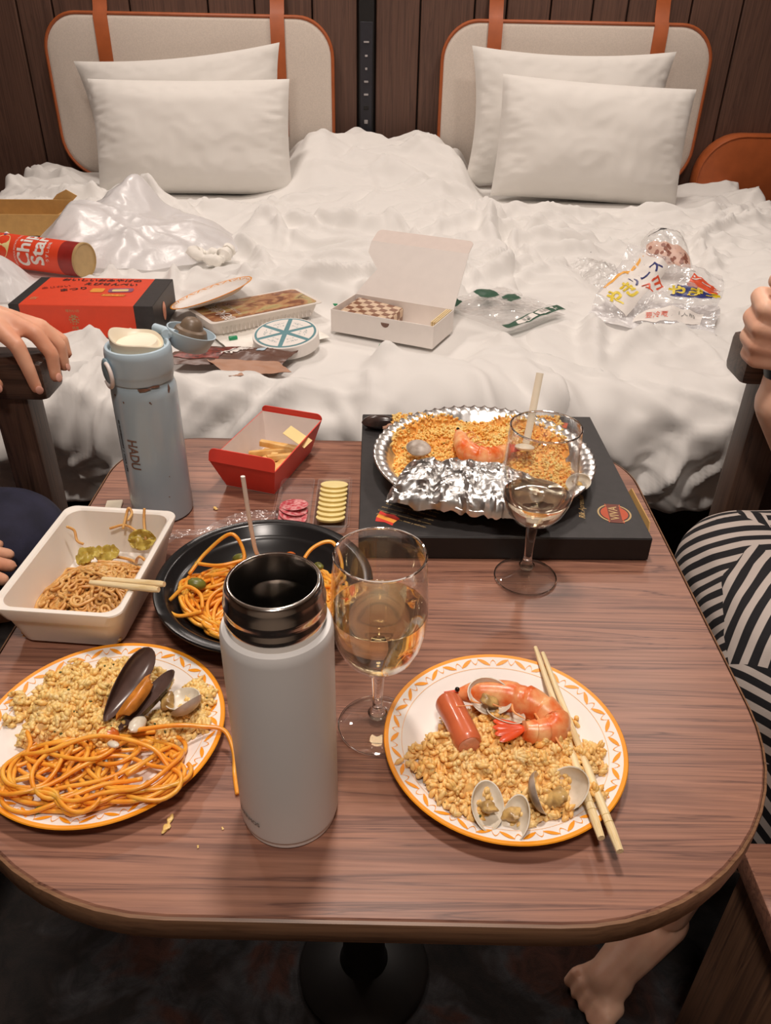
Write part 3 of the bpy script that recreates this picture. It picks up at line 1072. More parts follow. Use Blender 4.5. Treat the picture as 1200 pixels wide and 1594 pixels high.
# --- wine glasses ------------------------------------------------------
def wine_glass(loc, label, level, wine_mat, s=1.0):
    t = thing('wine_glass', label, 'glass', loc)
    outer = [(.0330, .1740), (.0342, .160), (.0358, .142), (.0365, .126), (.0358, .110), (.0330, .096), (.0280, .0835), (.0200, .0735), (.0110, .0680), (.0062, .0655)]
    inner = [(r - .0010, z) for r, z in outer[:-3]] + [(.0190, .0745), (.0100, .0698), (0, .0688)]
    prof = [(.0330, .1740), (.0327, .1746), (.0322, .1742)] + inner[1:]
    mb = MB().lathe(outer[::-1] + prof, 72)
    mb.build('bowl', MT['glass'], t, angle=180)
    rim = [(.0326 * math.cos(q), .0326 * math.sin(q), .1743) for q in np.linspace(0, 2 * PI, 73)]
    MB().tube(rim, .0009, 8, cap=False).build('rim', MT['glasssolid'], t)
    MB().lathe([(0, .0690), (.0060, .0668), (.0058, .0640), (.0050, .052), (.0043, .038), (.0043, .026), (.0052, .0185), (.0080, .0165), (.0070, .0135), (.0045, .0110), (0, .0105)][::-1], 32).build('stem', MT['glasssolid'], t, angle=180)
    MB().lathe([(0, .0004), (.030, .0004), (.0318, .0010), (.0322, .0018), (.0316, .0026), (.022, .0044), (.011, .0075), (.005, .0112), (0, .0116)], 64).build('foot', MT['glass'], t, angle=180)
    MB().tube([(.0318 * math.cos(q), .0318 * math.sin(q), .0015) for q in np.linspace(0, 2 * PI, 73)], .0008, 8, cap=False).build('foot_rim', MT['glasssolid'], t)
    # wine fills the bowl up to its level
    lo = [(r - .00085, z) for r, z in outer if z < level]
    zs = [z for r, z in outer]
    rs = [r for r, z in outer]
    rl = float(np.interp(level, zs[::-1], rs[::-1])) - .00085
    prof = [(0, .0689)] + [(.0100, .0700), (.0190, .0748)] + [(r - .0001, z) for r, z in inner[::-1][3:] if z < level - .002] + [(rl, level - .0004), (rl + .0001, level + .0003), (rl - .0012, level - .0003), (rl * .5, level - .0004), (0, level - .0004)]
    MB().lathe(prof, 64).build('wine', wine_mat, t, angle=50)
    return t


wine_glass((-0.003, 0.4505, TZ), 'wine glass half full of white wine, right of the white thermos', .124, MT['wine'])
wine_glass((0.1465, 0.656, TZ), 'wine glass with little pale wine left, in front of the black pizza box', .100, MT['winepale'])


# --- white foam noodle tray ---------------------------------------------
def rings_mesh(mb, rings, mi=0, cap_last=True, cap_first=False):
    n = len(rings[0])
    vs_, fs = [], []
    for r in rings:
        vs_ += r
    for k in range(len(rings) - 1):
        for i in range(n):
            fs.append((k * n + i, k * n + (i + 1) % n, (k + 1) * n + (i + 1) % n, (k + 1) * n + i))
    if cap_last:
        fs.append(tuple((len(rings) - 1) * n + i for i in range(n)))
    if cap_first:
        fs.append(tuple(range(n - 1, -1, -1)))
    return mb.add(vs_, fs, mi)


def rr3(hx, hy, r, z, n=8):
    return [(x, y, z) for x, y in rrect(-hx, hx, -hy, hy, r, n)]


t = thing('noodle_tray', 'deep white foam tray of brown fried noodles at the left edge of the table', 'tray', (-0.2805, 0.6085, TZ), rotz=rad(-4))
mb = MB()
rings_mesh(mb, [rr3(.044, .066, .012, .0005), rr3(.0475, .0705, .014, .004), rr3(.0535, .0785, .014, .034), rr3(.0552, .0803, .014, .035), rr3(.0592, .0852, .012, .0495),
                rr3(.0588, .0848, .012, .0510), rr3(.0545, .0805, .012, .0512), rr3(.0525, .0785, .014, .0495), rr3(.0455, .0690, .014, .0060), rr3(.0420, .0650, .012, .0040)], cap_first=True)
mb.build('tray_body', MT['foam'], t, angle=35)

# --- black spaghetti bowl ----------------------------------------------
t = thing('spaghetti_bowl', 'wide black plastic bowl of orange spaghetti behind the white thermos', 'bowl', (-0.1145, 0.600, TZ))
MB().lathe([(0, .0005), (.062, .0005), (.068, .002), (.084, .020), (.0865, .022), (.0885, .0225), (.0945, .030), (.1020, .0325), (.1035, .0315), (.1040, .0330), (.1030, .0345), (.0955, .0350),
            (.0930, .0335), (.0880, .0250), (.0855, .0240), (.0825, .0222), (.0660, .0040), (0, .0030)], 80).build('bowl_body', MT['bowl'], t, angle=50)

# --- red fries box -------------------------------------------------------
t = thing('fries_box', 'red card box with a pale inside holding a few fries, in front of the bed', 'box', (-0.1475, 0.871, TZ), rotz=rad(-17.5))
hx0, hy0, hx1, hy1, hz = .032, .056, .0425, .072, .042


def wall(p0, p1, p2, p3, th, mats=(0, 1)):
    """card wall: outer face p0..p3, inner face shifted by th"""
    P_ = [Vector(p) for p in (p0, p1, p2, p3)]
    nrm = (P_[1] - P_[0]).cross(P_[3] - P_[0]).normalized() * th
    q = [p - nrm for p in P_]
    mb.add(P_, [(0, 1, 2, 3)], mats[0])
    mb.add(q, [(3, 2, 1, 0)], mats[1])
    mb.add(P_ + q, [(0, 4, 5, 1), (1, 5, 6, 2), (2, 6, 7, 3), (3, 7, 4, 0)], mats[0])


mb = MB()
c0 = [(-hx0, -hy0, .001), (hx0, -hy0, .001), (hx0, hy0, .001), (-hx0, hy0, .001)]
c1 = [(-hx1, -hy1, hz), (hx1, -hy1, hz), (hx1, hy1, hz), (-hx1, hy1, hz)]
for i in range(4):
    j = (i + 1) % 4
    wall(c0[i], c0[j], c1[j], c1[i], .0012)
mb.box((0, 0, .0012), (2 * hx0, 2 * hy0, .0010), mi=1)
mb.build('box_body', [MT['redcard'], MT['greycard']], t, smooth=False)
# folded-out red lips at the near and far ends
for sgn, nm in ((-1, 'front_flap'), (1, 'rear_flap')):
    lip = MB()
    hh = .016 if sgn < 0 else .009
    ol = rrect(-hx1, hx1, 0, hh, [.001, .001, .007, .007], 6)
    lean = .25 if sgn < 0 else .1
    A = [(x, sgn * (hy1 + .0004) + sgn * -lean * y * -1 * (1 if sgn < 0 else -1), hz + y * .96) for x, y in ol]
    A = [(x, sgn * hy1 - sgn * y * lean, hz + y * .96) for x, y in ol]
    Bk = [(x, y - .0012 * sgn * -1, z) for x, y, z in A]
    m_ = len(ol)
    f1 = tuple(range(m_)) if sgn < 0 else tuple(range(m_ - 1, -1, -1))
    f2_ = tuple(range(2 * m_ - 1, m_ - 1, -1)) if sgn < 0 else tuple(range(m_, 2 * m_))
    lip.add(A + Bk, [f1, f2_] + [(i, (i + 1) % m_, m_ + (i + 1) % m_, m_ + i) for i in range(m_)])
    lip.build(nm, MT['redcard'], t, smooth=False)
st = MB().box((.030, .022, .040), (.034, .017, .0007), rot=Euler((rad(14), rad(22), rad(-10))))
st.build('yellow_sticker', M('pale_yellow_sticker', sr(244, 216, 146), 0.5, var=0.02, scale=50), t, smooth=False)

# --- clear tray of salami and cheese --------------------------------------
t = thing('snack_tray', 'small clear plastic tray of salami and cheese slices left of the black pizza box', 'tray', (-0.0845, 0.778, TZ), rotz=rad(1))
for cx, hw, nm in ((-.0215, .0205, 'salami_well'), (.0222, .0195, 'cheese_well')):
    mb = MB()
    hy = .052

    def rg(d, z):
        return [(x + cx, y, z) for x, y in rrect(-hw + d, hw - d, -hy + d, hy - d, .004, 4)]
    rings_mesh(mb, [rg(.0, .0115), rg(.0012, .0115), rg(.0025, .0008), rg(.0032, .0004)])
    mb.build(nm, MT['cleartray'], t, angle=30)
mb = MB()
ob = [(x, y, .0118) for x, y in rrect(-.0440, .0438, -.0545, .0545, .004, 4)]
rings_mesh(mb, [ob, [(x * .985, y * .985, .0121) for x, y, z in ob]], cap_last=False)
mb.build('tray_rim', MT['cleartray'], t)

# --- black pizza box and pan ----------------------------------------------
BX, BY, BZ = 0.1245, 0.832, 0.0285
t = thing('pizza_box', 'flat black printed pizza box carrying the foil pan, at the far right of the table', 'box', (BX, BY, TZ), rotz=rad(1.2))
hw, hd = .1555, .146
mb = MB()
mb.box((0, 0, BZ / 2 + .0004), (2 * hw, 2 * hd, BZ - .0006), bevel=.0010, seg=1, mi=0)
mb.build('box_body', MT['boxside'], t, smooth=False)
MB().box((0, 0, BZ + .0003), (2 * hw - .001, 2 * hd - .001, .0008), bevel=.0003, seg=1).build('lid', MT['boxblack'], t, smooth=False)
# kraft flap sticking out on the right
mb = MB()
ol = [(-.055, .001), (.02, .001), (.03, .010), (.022, .026), (-.050, .0265), (-.058, .018)]
A = [(hw + .001 + .006 * (z / .026), y - .06, z) for y, z in ol]
Bk = [(x + .0012, y, z) for x, y, z in A]
m_ = len(ol)
mb.add(A + Bk, [tuple(range(m_ - 1, -1, -1)), tuple(range(m_, 2 * m_))] + [(i, (i + 1) % m_, m_ + (i + 1) % m_, m_ + i) for i in range(m_)])
mb.build('side_flap', MT['kraft'], t, smooth=False)
ZP = BZ + .0010


def flat(cx, cy, rot=0.0, z=ZP):
    c, s = math.cos(rot), math.sin(rot)

    def fn(x, y, k=0):
        return (cx + x * c - y * s, cy + x * s + y * c, z + .00003 * k)
    return fn


def disc(mb, fn, r0, r1, mi=0, n=40, sq=1.0):
    o_ = [fn(r1 * math.cos(q), r1 * sq * math.sin(q)) for q in np.linspace(0, 2 * PI, n + 1)[:-1]]
    if r0 <= 0:
        return mb.add(o_, [tuple(range(n))], mi)
    i_ = [fn(r0 * math.cos(q), r0 * sq * math.sin(q)) for q in np.linspace(0, 2 * PI, n + 1)[:-1]]
    return mb.add(o_ + i_, [(k, (k + 1) % n, n + (k + 1) % n, n + k) for k in range(n)], mi)


# round emblem at the near right corner of the lid, lettering runs up the box
mb = MB()
f_ = flat(.1265, -.098, rad(84))
disc(mb, f_, .0165, .0185, 0)
f_ = flat(.1265, -.098, rad(84), ZP + .00004)
disc(mb, f_, 0, .0150, 1)
f_ = flat(.1265, -.098, rad(84), ZP + .00010)
mb.add([f_(x, y) for x, y in ((-.019, -.0068), (.019, -.0068), (.019, .0068), (-.019, .0068))], [(0, 1, 2, 3)], 2)
mb.add([f_(x, y) for x, y in ((-.019, .0074), (.019, .0074), (.019, .0084), (-.019, .0084))], [(0, 1, 2, 3)], 1)
mb.add([f_(x, y) for x, y in ((-.019, -.0084), (.019, -.0084), (.019, -.0074), (-.019, -.0074))], [(0, 1, 2, 3)], 1)
f_ = flat(.1265, -.098, rad(84), ZP + .00016)
add_text(mb, 'VIVA', .0135, f_, 0, stretch=(.95, 1), bold=.0004)
mb.build('round_emblem', [MT['gold'], MT['emblem'], M('emblem_brown', sr(110, 50, 34), .5, var=.05, scale=60)], t, smooth=False)
mb = MB()
f_ = flat(.0935, -.083, rad(80))
add_text(mb, 'Rik Aprender', .0092, lambda x, y, k: f_(x + y * .35, y, k), 0, bold=.00025)
f_ = flat(.105, .128, rad(0))
mb.build('script_lettering', MT['gold'], t, smooth=False)
mb = MB()
lines = ['Esta receta se prepara con arroz, mariscos', 'y azafran, al estilo tradicional de casa.', 'Se sirve caliente en su propia bandeja,', 'para compartir en la mesa con amigos.', 'Calentar unos minutos antes de comer.', 'Producto listo para llevar y disfrutar.']
for k, ln in enumerate(lines):
    f_ = flat(-.0905 - .0070 * k * .55, -.085 - .0070 * k + .004, rad(-26))
    add_text(mb, ln, .0040, f_, 0)
mb.build('fine_print', MT['gold'], t, smooth=False)
mb = MB()
f_ = flat(-.1255, -.112, rad(-28))
mb.add([f_(x, y) for x, y in ((-.013, .010), (-.005, .008), (.004, .010), (.013, .006), (.012, .001), (-.012, .004))], [(0, 1, 2, 3, 4, 5)][:1], 0)
mb.add([f_(x, y) for x, y in ((-.012, .004), (.012, .001), (.011, -.005), (-.011, -.003))], [(3, 2, 1, 0)], 1)
mb.add([f_(x, y) for x, y in ((-.011, -.003), (.011, -.005), (.012, -.010), (.002, -.008), (-.008, -.011))], [(4, 3, 2, 1, 0)], 0)
mb.build('flag_print', [MT['flagred'], MT['flagyel']], t, smooth=False)
mb = MB()
f_ = flat(.105, .122, rad(-20))
mb.add([f_(x, y) for x, y in ((-.014, -.008), (.014, -.008), (.014, .008), (-.014, .008))], [(0, 1, 2, 3)], 0)
mb.build('corner_print', MT['emblem'], t, smooth=False)
mb = MB()
f_ = flat(-.085, .125, rad(10))
for k in range(5):
    q = 2 * PI * k / 5
    mb.add([f_(.006 * math.cos(q), .006 * math.sin(q)), f_(.0025 * math.cos(q + .6), .0025 * math.sin(q + .6)), f_(0, 0), f_(.0025 * math.cos(q - .6), .0025 * math.sin(q - .6))], [(0, 1, 2, 3)], 0)
mb.build('star_print', MT['gold'], t, smooth=False)

PANX, PANY, PANZ = 0.1145, 0.826, TZ + BZ + .0012
t = thing('foil_pan', 'round fluted aluminium pan of saffron rice and seafood on the black pizza box', 'pan', (PANX, PANY, PANZ))
mb = MB()
n = 180
vs_, fs = [], []
prof = [(0, .0005, 0), (.098, .0005, 0), (.104, .002, .0003), (.113, .018, .0012), (.1185, .0225, .0018), (.1235, .0235, .0022), (.1290, .0240, .0020), (.1305, .0232, .0012), (.1300, .0220, .001)]
for r, z, fl in prof:
    for k in range(n):
        a = 2 * PI * k / n
        w = math.cos(a * 60)
        vs_.append(((r + fl * .4 * w) * math.cos(a), (r + fl * .4 * w) * math.sin(a), z + fl * .7 * w))
for j in range(len(prof) - 1):
    for k in range(n):
        fs.append((j * n + k, j * n + (k + 1) % n, (j + 1) * n + (k + 1) % n, (j + 1) * n + k))
mb.add(vs_, fs)
mb.build('pan_body', MT['pan'], t, angle=180)


# --- paper plates ---------------------------------------------------------
def plate_z(r):
    return float(np.interp(r, [0, .060, .067, .074, .082, .0915, .0945], [.0030, .0030, .0040, .0075, .0112, .0140, .0146]))


def paper_plate(loc, label, rot=(0, 0, 0), cat='plate'):
    t = thing('paper_plate', label, cat, loc, rot=rot, group=None)
    prof = [(0, .0012), (.060, .0012), (.067, .0022), (.082, .0094), (.0915, .0122), (.0945, .0130), (.0952, .0138), (.0945, .0146), (.0915, .0140), (.082, .0112), (.074, .0075), (.067, .0040), (.060, .0030), (0, .0030)]
    mis = [0] * 13
    mis[4] = mis[5] = mis[6] = mis[7] = 1
    MB().lathe(prof, 96, mis=mis).build('plate_body', [MT['white'], MT['orange']], t, angle=60)
    mb = MB()
    N = 34

    def pt(a, r):
        return (r * math.cos(a), r * math.sin(a), plate_z(r) + .0004)
    for k in range(N):
        a0 = 2 * PI * k / N
        da = 2 * PI / N
        # slanting leaf
        sgn = 1 if k % 2 else -1
        ax = [(.84 * u - .42, .0866 + sgn * .0030 * (2 * u - 1)) for u in np.linspace(0, 1, 9)]
        wd = [.0019 * math.sin(PI * u) ** .8 for u in np.linspace(0, 1, 9)]
        up = [pt(a0 + da * .82 * p[0], p[1] + w) for p, w in zip(ax, wd)]
        dn = [pt(a0 + da * .82 * p[0], p[1] - w) for p, w in zip(ax, wd)]
        fs = [(i, i + 1, 9 + i + 1, 9 + i) for i in range(8)]
        mb.add(dn + up, fs, 0)
        # thin arch between leaves
        arc = [(a0 + da * (.5 + .42 * (u - .5)), .0905 - .0055 * (1 - (2 * u - 1) ** 2) if sgn > 0 else .0828 + .0055 * (1 - (2 * u - 1) ** 2)) for u in np.linspace(0, 1, 9)]
        mb.add([pt(a, r - .0004) for a, r in arc] + [pt(a, r + .0004) for a, r in arc], fs, 0)
        da2 = a0 + da * .5
        q0 = .0885 if sgn < 0 else .0848
        mb.add([pt(da2 + dx, q0 + dr) for dx, dr in ((-.006, 0), (0, -.0006), (.006, 0), (0, .0006))], [(0, 1, 2, 3)], 1)
    ring = [pt(q, .0809) for q in np.linspace(0, 2 * PI, 97)[:-1]]
    ring2 = [pt(q, .0812) for q in np.linspace(0, 2 * PI, 97)[:-1]]
    mb.add(ring + ring2, [(i, (i + 1) % 96, 96 + (i + 1) % 96, 96 + i) for i in range(96)], 1)
    mb.build('printed_border', [MT['orange'], MT['orangelt']], t, smooth=False)
    return t


PR = (0.0975, 0.4285)
PL = (-0.2205, 0.4335)
paper_plate((PR[0], PR[1], TZ), 'orange rimmed paper plate of rice, prawn and sausage with chopsticks laid across')
paper_plate((PL[0], PL[1], TZ), 'orange rimmed paper plate of spaghetti, rice and a mussel left of the white thermos', rot=(0, 0, rad(5)))
# ================================================================== FOOD
GR_V, GR_F = [], []
_g = MB().ellipsoid((0, 0, 0), (1, 1, 1), seg=6, rings=5)
GR_V, GR_F = np.array(_g.v), _g.f


def grains_mesh(name, pos, L, W, mats, seed, parent=None, loc=None, tilt=0.5, mi=None):
    r = np.random.default_rng(seed)
    n = len(pos)
    yaw = r.uniform(0, 2 * PI, n)
    pit = r.normal(0, tilt, n)
    l = L * r.uniform(.8, 1.2, n)
    w = W * r.uniform(.8, 1.15, n)
    V = GR_V[None] * np.stack([l, w, w], -1)[:, None, :]
    cp, sp, cy, sy = np.cos(pit), np.sin(pit), np.cos(yaw), np.sin(yaw)
    x = V[..., 0] * cp[:, None] + V[..., 2] * sp[:, None]
    z = -V[..., 0] * sp[:, None] + V[..., 2] * cp[:, None]
    y = V[..., 1]
    X = x * cy[:, None] - y * sy[:, None]
    Y = x * sy[:, None] + y * cy[:, None]
    V = np.stack([X, Y, z], -1) + np.asarray(pos)[:, None, :]
    k = GR_V.shape[0]
    F = [tuple(i + o for i in f) for o in range(0, n * k, k) for f in GR_F]
    mb = MB()
    mb.v = V.reshape(-1, 3).tolist()
    mb.f = F
    mb.n = n * k
    mb.m = [0] * len(F) if mi is None else np.repeat(mi, len(GR_F)).tolist()
    return mb.build(name, mats, parent, loc=loc, angle=180)


def heap_mesh(mb, hfn, box, step, floor, drop=.0025, mi=0):
    xs = np.arange(box[0], box[1], step)
    ys = np.arange(box[2], box[3], step)
    X, Y = np.meshgrid(xs, ys)
    Hh = hfn(X, Y)
    ok = Hh > 0.0008
    Z = np.where(ok, floor(X, Y) + np.maximum(Hh - drop, .0003), floor(X, Y) + .0002)
    idx = -np.ones(X.shape, int)
    vs_, fs = [], []
    for i in range(X.shape[0]):
        for j in range(X.shape[1]):
            if ok[i, j]:
                idx[i, j] = len(vs_)
                vs_.append((X[i, j], Y[i, j], Z[i, j]))
    for i in range(X.shape[0] - 1):
        for j in range(X.shape[1] - 1):
            q = [idx[i, j], idx[i, j + 1], idx[i + 1, j + 1], idx[i + 1, j]]
            if min(q) >= 0:
                fs.append(tuple(q))
    return mb.add(vs_, fs, mi)


def rice_heap(name, label, loc, hfn, box, n, floor, seed, mats, base_mat, L=.0036, W=.0017, herb=30, cat='rice'):
    r = np.random.default_rng(seed)
    pos = []
    while len(pos) < n:
        x = r.uniform(box[0], box[1], 4000)
        y = r.uniform(box[2], box[3], 4000)
        h = hfn(x, y)
        m = h > .0012
        x, y, h = x[m], y[m], h[m]
        z = floor(x, y) + np.maximum(h - r.uniform(-.0008, .0024, len(h)), .0014)
        pos += list(np.stack([x, y, z], -1))
    pos = np.array(pos[:n])
    o = grains_mesh(name, pos, L, W, mats, seed + 1, loc=loc, mi=(r.integers(0, len(mats), n) if len(mats) > 1 else None))
    tag(o, label, cat, kind='stuff')
    mb = heap_mesh(MB(), hfn, box, .0022, floor)
    tag(mb.build('rice_mass', base_mat, o), kind='stuff')
    if herb:
        k = r.integers(0, n, herb)
        hp = pos[k] + np.array([0, 0, .0022])
        tag(grains_mesh('herb_flecks', hp, .0016, .0009, [MT['herb']], seed + 2, parent=o), kind='stuff')
    return o


def blob(cx, cy, a, b, H, rot=0.0, seed=0.0, wob=.28, flat=.7):
    c, s = math.cos(rot), math.sin(rot)

    def fn(x, y):
        u = ((x - cx) * c + (y - cy) * s) / a
        v = (-(x - cx) * s + (y - cy) * c) / b
        d = np.sqrt(u * u + v * v) + wob * noise2(np.asarray(x) * 55 + seed, np.asarray(y) * 55 + seed * 2) + .5 * wob * noise2(np.asarray(x) * 130 + seed, np.asarray(y) * 130)
        h = H * np.clip(1 - d * d, 0, 1) ** flat
        return h * (1 + .35 * noise2(np.asarray(x) * 90 + seed, np.asarray(y) * 90))
    return fn


def bmax(*fns):
    def fn(x, y):
        h = fns[0](x, y)
        for f in fns[1:]:
            h = np.maximum(h, f(x, y))
        return h
    return fn


_pr = np.array([0, .060, .067, .074, .082, .0915, .0945, .2])
_pz = np.array([.0030, .0030, .0040, .0075, .0112, .0140, .0146, .0146])


def plate_floor(x, y):
    return np.interp(np.hypot(x, y), _pr, _pz)


# ---- rice, right plate (local to the plate centre)
rp = (PR[0], PR[1], TZ)
rice_heap('rice_portion', 'golden rice grains heaped on the right paper plate under the prawn', rp,
          bmax(blob(-.018, -.016, .058, .048, .022, .5, 1), blob(.020, -.018, .054, .050, .021, -.3, 2), blob(-.048, -.014, .024, .020, .010, 0, 3), blob(-.025, -.050, .026, .020, .010, .6, 4), blob(.055, -.010, .020, .018, .009, 0, 5), blob(.012, -.062, .024, .012, .008, .3, 8)),
          (-.085, .085, -.085, .05), 1500, plate_floor, 21, [MT['rice2']], MT['ricebase'], L=.0043, W=.0021, herb=16)
lp = (PL[0], PL[1], TZ)
rice_heap('rice_portion', 'pale yellow rice heaped at the far side of the left paper plate beside the mussel', lp,
          bmax(blob(-.024, .026, .054, .042, .024, .5, 6), blob(-.002, -.002, .026, .024, .018, 0, 7), blob(.008, .050, .030, .020, .014, .2, 9), blob(-.048, .006, .020, .016, .010, 0, 3)),
          (-.085, .085, -.04, .085), 1350, plate_floor, 31, [MT['rice']], MT['ricebasepale'], L=.0042, W=.0021, herb=34)
rice_heap('rice_portion', 'small clump of yellow rice on the left paper plate right of the mussel, under a clam', lp,
          bmax(blob(.058, .012, .026, .024, .012, .2, 11), blob(.064, .030, .018, .018, .012, 0, 12)),
          (.02, .09, -.02, .07), 420, plate_floor, 41, [MT['rice']], MT['ricebasepale'], L=.0042, W=.0021, herb=12)


def pan_floor(x, y):
    return np.interp(np.hypot(x, y), [0, .098, .104, .113], [.0007, .0007, .002, .018])


rice_heap('paella_rice', 'saffron rice spread in the foil pan around the crumpled foil', (PANX, PANY, PANZ),
          lambda x, y: (np.clip(1.04 - (np.hypot(x, y) / .106) ** 6, 0, 1) ** .5) * (.0125 + .004 * noise2(np.asarray(x) * 40, np.asarray(y) * 40) + .003 * noise2(np.asarray(x) * 110, np.asarray(y) * 110)) + .004 * sstep(.0, .07, y),
          (-.108, .108, -.108, .108), 3000, pan_floor, 51, [MT['rice3']], MT['ricebase2'], L=.0031, W=.0016, herb=24)


# ---- noodles -----------------------------------------------------------
def strands(mb, n, ell, hfn, seed, length, step, r, kmax, kvar, levels=(.25, 1.0), seg=6, lift=0.0, floor=None, clip=None):
    g = np.random.default_rng(seed)
    cx, cy, a, b = ell
    for s in range(n):
        m = int(length * g.uniform(.6, 1.2) / step)
        q, rr_ = g.uniform(0, 2 * PI), math.sqrt(g.uniform(0, 1))
        x, y = cx + a * rr_ * math.cos(q), cy + b * rr_ * math.sin(q)
        th = g.uniform(0, 2 * PI)
        k = g.normal(0, kmax * .5)
        P_ = []
        for i in range(m):
            k += g.normal(0, kvar) - .04 * k
            k = max(-kmax, min(kmax, k))
            dx, dy = (x - cx) / a, (y - cy) / b
            d = math.hypot(dx, dy)
            kk = k
            if d > .86:
                want = math.atan2(-(y - cy), -(x - cx))
                e = (want - th + PI) % (2 * PI) - PI
                kk = k * .3 + e * 45 * min(1, (d - .86) * 5 + .3)
            th += kk * step
            x += math.cos(th) * step
            y += math.sin(th) * step
            P_.append((x, y))
        P_ = np.array(P_)
        if clip is not None:
            P_ = clip(P_)
        lv = levels[0] + (levels[1] - levels[0]) * (s / max(1, n - 1))
        wob = np.interp(np.arange(m), np.linspace(0, m, max(3, m // 9)), g.normal(0, 1, max(3, m // 9)))
        h = hfn(P_[:, 0], P_[:, 1])
        z = h * lv + wob * .0016 + lift + r
        fl = floor(P_[:, 0], P_[:, 1]) if floor is not None else 0.0
        z = np.maximum(z, r + .0004) + fl
        mb.tube(np.column_stack([P_, z]), r, seg)
    return mb


def smooth_blob(cx, cy, a, b, H):
    return lambda x, y: H * np.clip(1.05 - ((x - cx) / a) ** 2 - ((y - cy) / b) ** 2, 0.03, 1) ** .6


# spaghetti in the black bowl
def bowl_floor(x, y):
    return np.interp(np.hypot(x, y), [0, .066, .0825, .0855, .0930], [.0032, .0045, .0222, .024, .034])


hf = smooth_blob(.0, -.012, .086, .070, .030)
mb = MB()
strands(mb, 95, (.0, -.012, .080, .064), hf, 5, .26, .0040, .00185, 75, 9, floor=bowl_floor, clip=lambda p: p * np.minimum(1, .080 / np.maximum(np.hypot(p[:, 0], p[:, 1]), 1e-6))[:, None])
for pts in ([(-.075, .010, .030), (-.060, .028, .044), (-.035, .034, .062), (-.022, .022, .045), (-.03, .006, .036)],
            [(.030, .0, .040), (.044, .020, .056), (.064, .026, .060), (.074, .008, .044), (.066, -.010, .036)],
            [(-.084, -.030, .030), (-.070, -.022, .040), (-.055, -.030, .038), (-.05, -.045, .034)],
            [(-.070, .020, .036), (-.045, .012, .040), (-.02, .020, .042)],
            [(-.085, -.042, .028), (-.070, -.052, .030), (-.050, -.050, .034)]):
    mb.tube(spline(pts, 40), .00185, 8)
o = mb.build('spaghetti', MT['spag'], loc=(-0.1145, 0.600, TZ), angle=180)
tag(o, 'tangle of orange spaghetti in the black bowl', 'spaghetti', kind='stuff')
tag(heap_mesh(MB(), lambda x, y: smooth_blob(.0, -.012, .080, .066, .022)(x, y) * (np.hypot(x, y + .006) < .064), (-.08, .08, -.08, .06), .003, bowl_floor, .002).build('sauce_mass', MT['sauce'], o), kind='stuff')
for k, (x, y, z, s, nm) in enumerate(((-.062, -.012, .036, .009, 'green'), (.020, .040, .032, .008, 'sauce'), (.050, .022, .034, .007, 'green'), (-.03, .036, .032, .008, 'green'))):
    ob = MB().ellipsoid((0, 0, 0), (s, s * .7, s * .55), rot=Euler((.3, .4, k)), seg=10, rings=7, fn=lambda q: (q.x + .15 * q.y, q.y, q.z * (1 + 20 * q.x))).build('pepper_piece', MT['greenveg'] if nm == 'green' else MT['sauce'], loc=(-0.1145 + x, 0.600 + y, TZ + z))
    tag(ob, ('green pepper piece at the left of the black bowl', 'soft red tomato piece at the far side of the black bowl', 'green pepper piece at the right of the black bowl, behind the thermos', 'green pepper piece at the far left inside the black bowl')[k], 'vegetable')

# spaghetti on the left plate
hf = smooth_blob(.006, -.046, .074, .040, .016)
mb = MB()
strands(mb, 24, (.008, -.042, .070, .037), hf, 8, .24, .0040, .00175, 75, 12, levels=(.2, 1.1), seg=8, floor=plate_floor)
for pts in ([(.03, -.012, .022), (.060, -.008, .024), (.080, -.006, .021), (.0975, -.0065, .0175), (.1065, -.020, .0085), (.1095, -.036, .0025), (.1145, -.0535, .0020)],
            [(-.058, -.008, .016), (-.050, -.020, .0145), (-.046, -.035, .014), (-.02, -.045, .018)],
            [(-.055, -.030, .012), (-.03, -.034, .022), (.005, -.022, .026), (.045, -.028, .022), (.062, -.040, .014)],
            [(-.020, -.080, .014), (.012, -.078, .0125), (.030, -.068, .012), (.026, -.052, .018)]):
    mb.tube(spline(pts, 46), .00180, 8)
o = mb.build('spaghetti', MT['spag'], loc=lp, angle=180)
tag(o, 'orange spaghetti on the left paper plate, one strand hanging over the rim', 'spaghetti', kind='stuff')
for k, (x, y, z, s, m_, lb) in enumerate(((.008, -.012, .018, .009, 'sauce', 'red tomato piece under the mussel on the left paper plate'), (.030, -.006, .022, .010, 'claminner', 'white onion slice under the mussel on the left paper plate'),
                                          (.018, -.028, .024, .006, 'claminner', 'pale onion bit on the spaghetti of the left paper plate'), (-.022, -.078, .012, .006, 'greenveg', 'dark pepper bit at the near edge of the left plate spaghetti'))):
    ob = MB().ellipsoid((0, 0, 0), (s, s * .6, s * .4), rot=Euler((.3, .2, k * 1.3)), seg=10, rings=7).build('vegetable_piece', MT[m_], loc=(lp[0] + x, lp[1] + y, lp[2] + z))
    tag(ob, lb, 'vegetable')

# brown noodles in the foam tray (tray is turned -4 degrees)
TRL, TRR = (-0.2805, 0.6085, TZ), rad(-4)


def tray_floor(x, y):
    return np.maximum(np.interp(np.abs(x), [0, .042, .0455, .0525], [.0042, .0045, .007, .046]), np.interp(np.abs(y), [0, .065, .069, .0785], [.0042, .0045, .007, .046]))


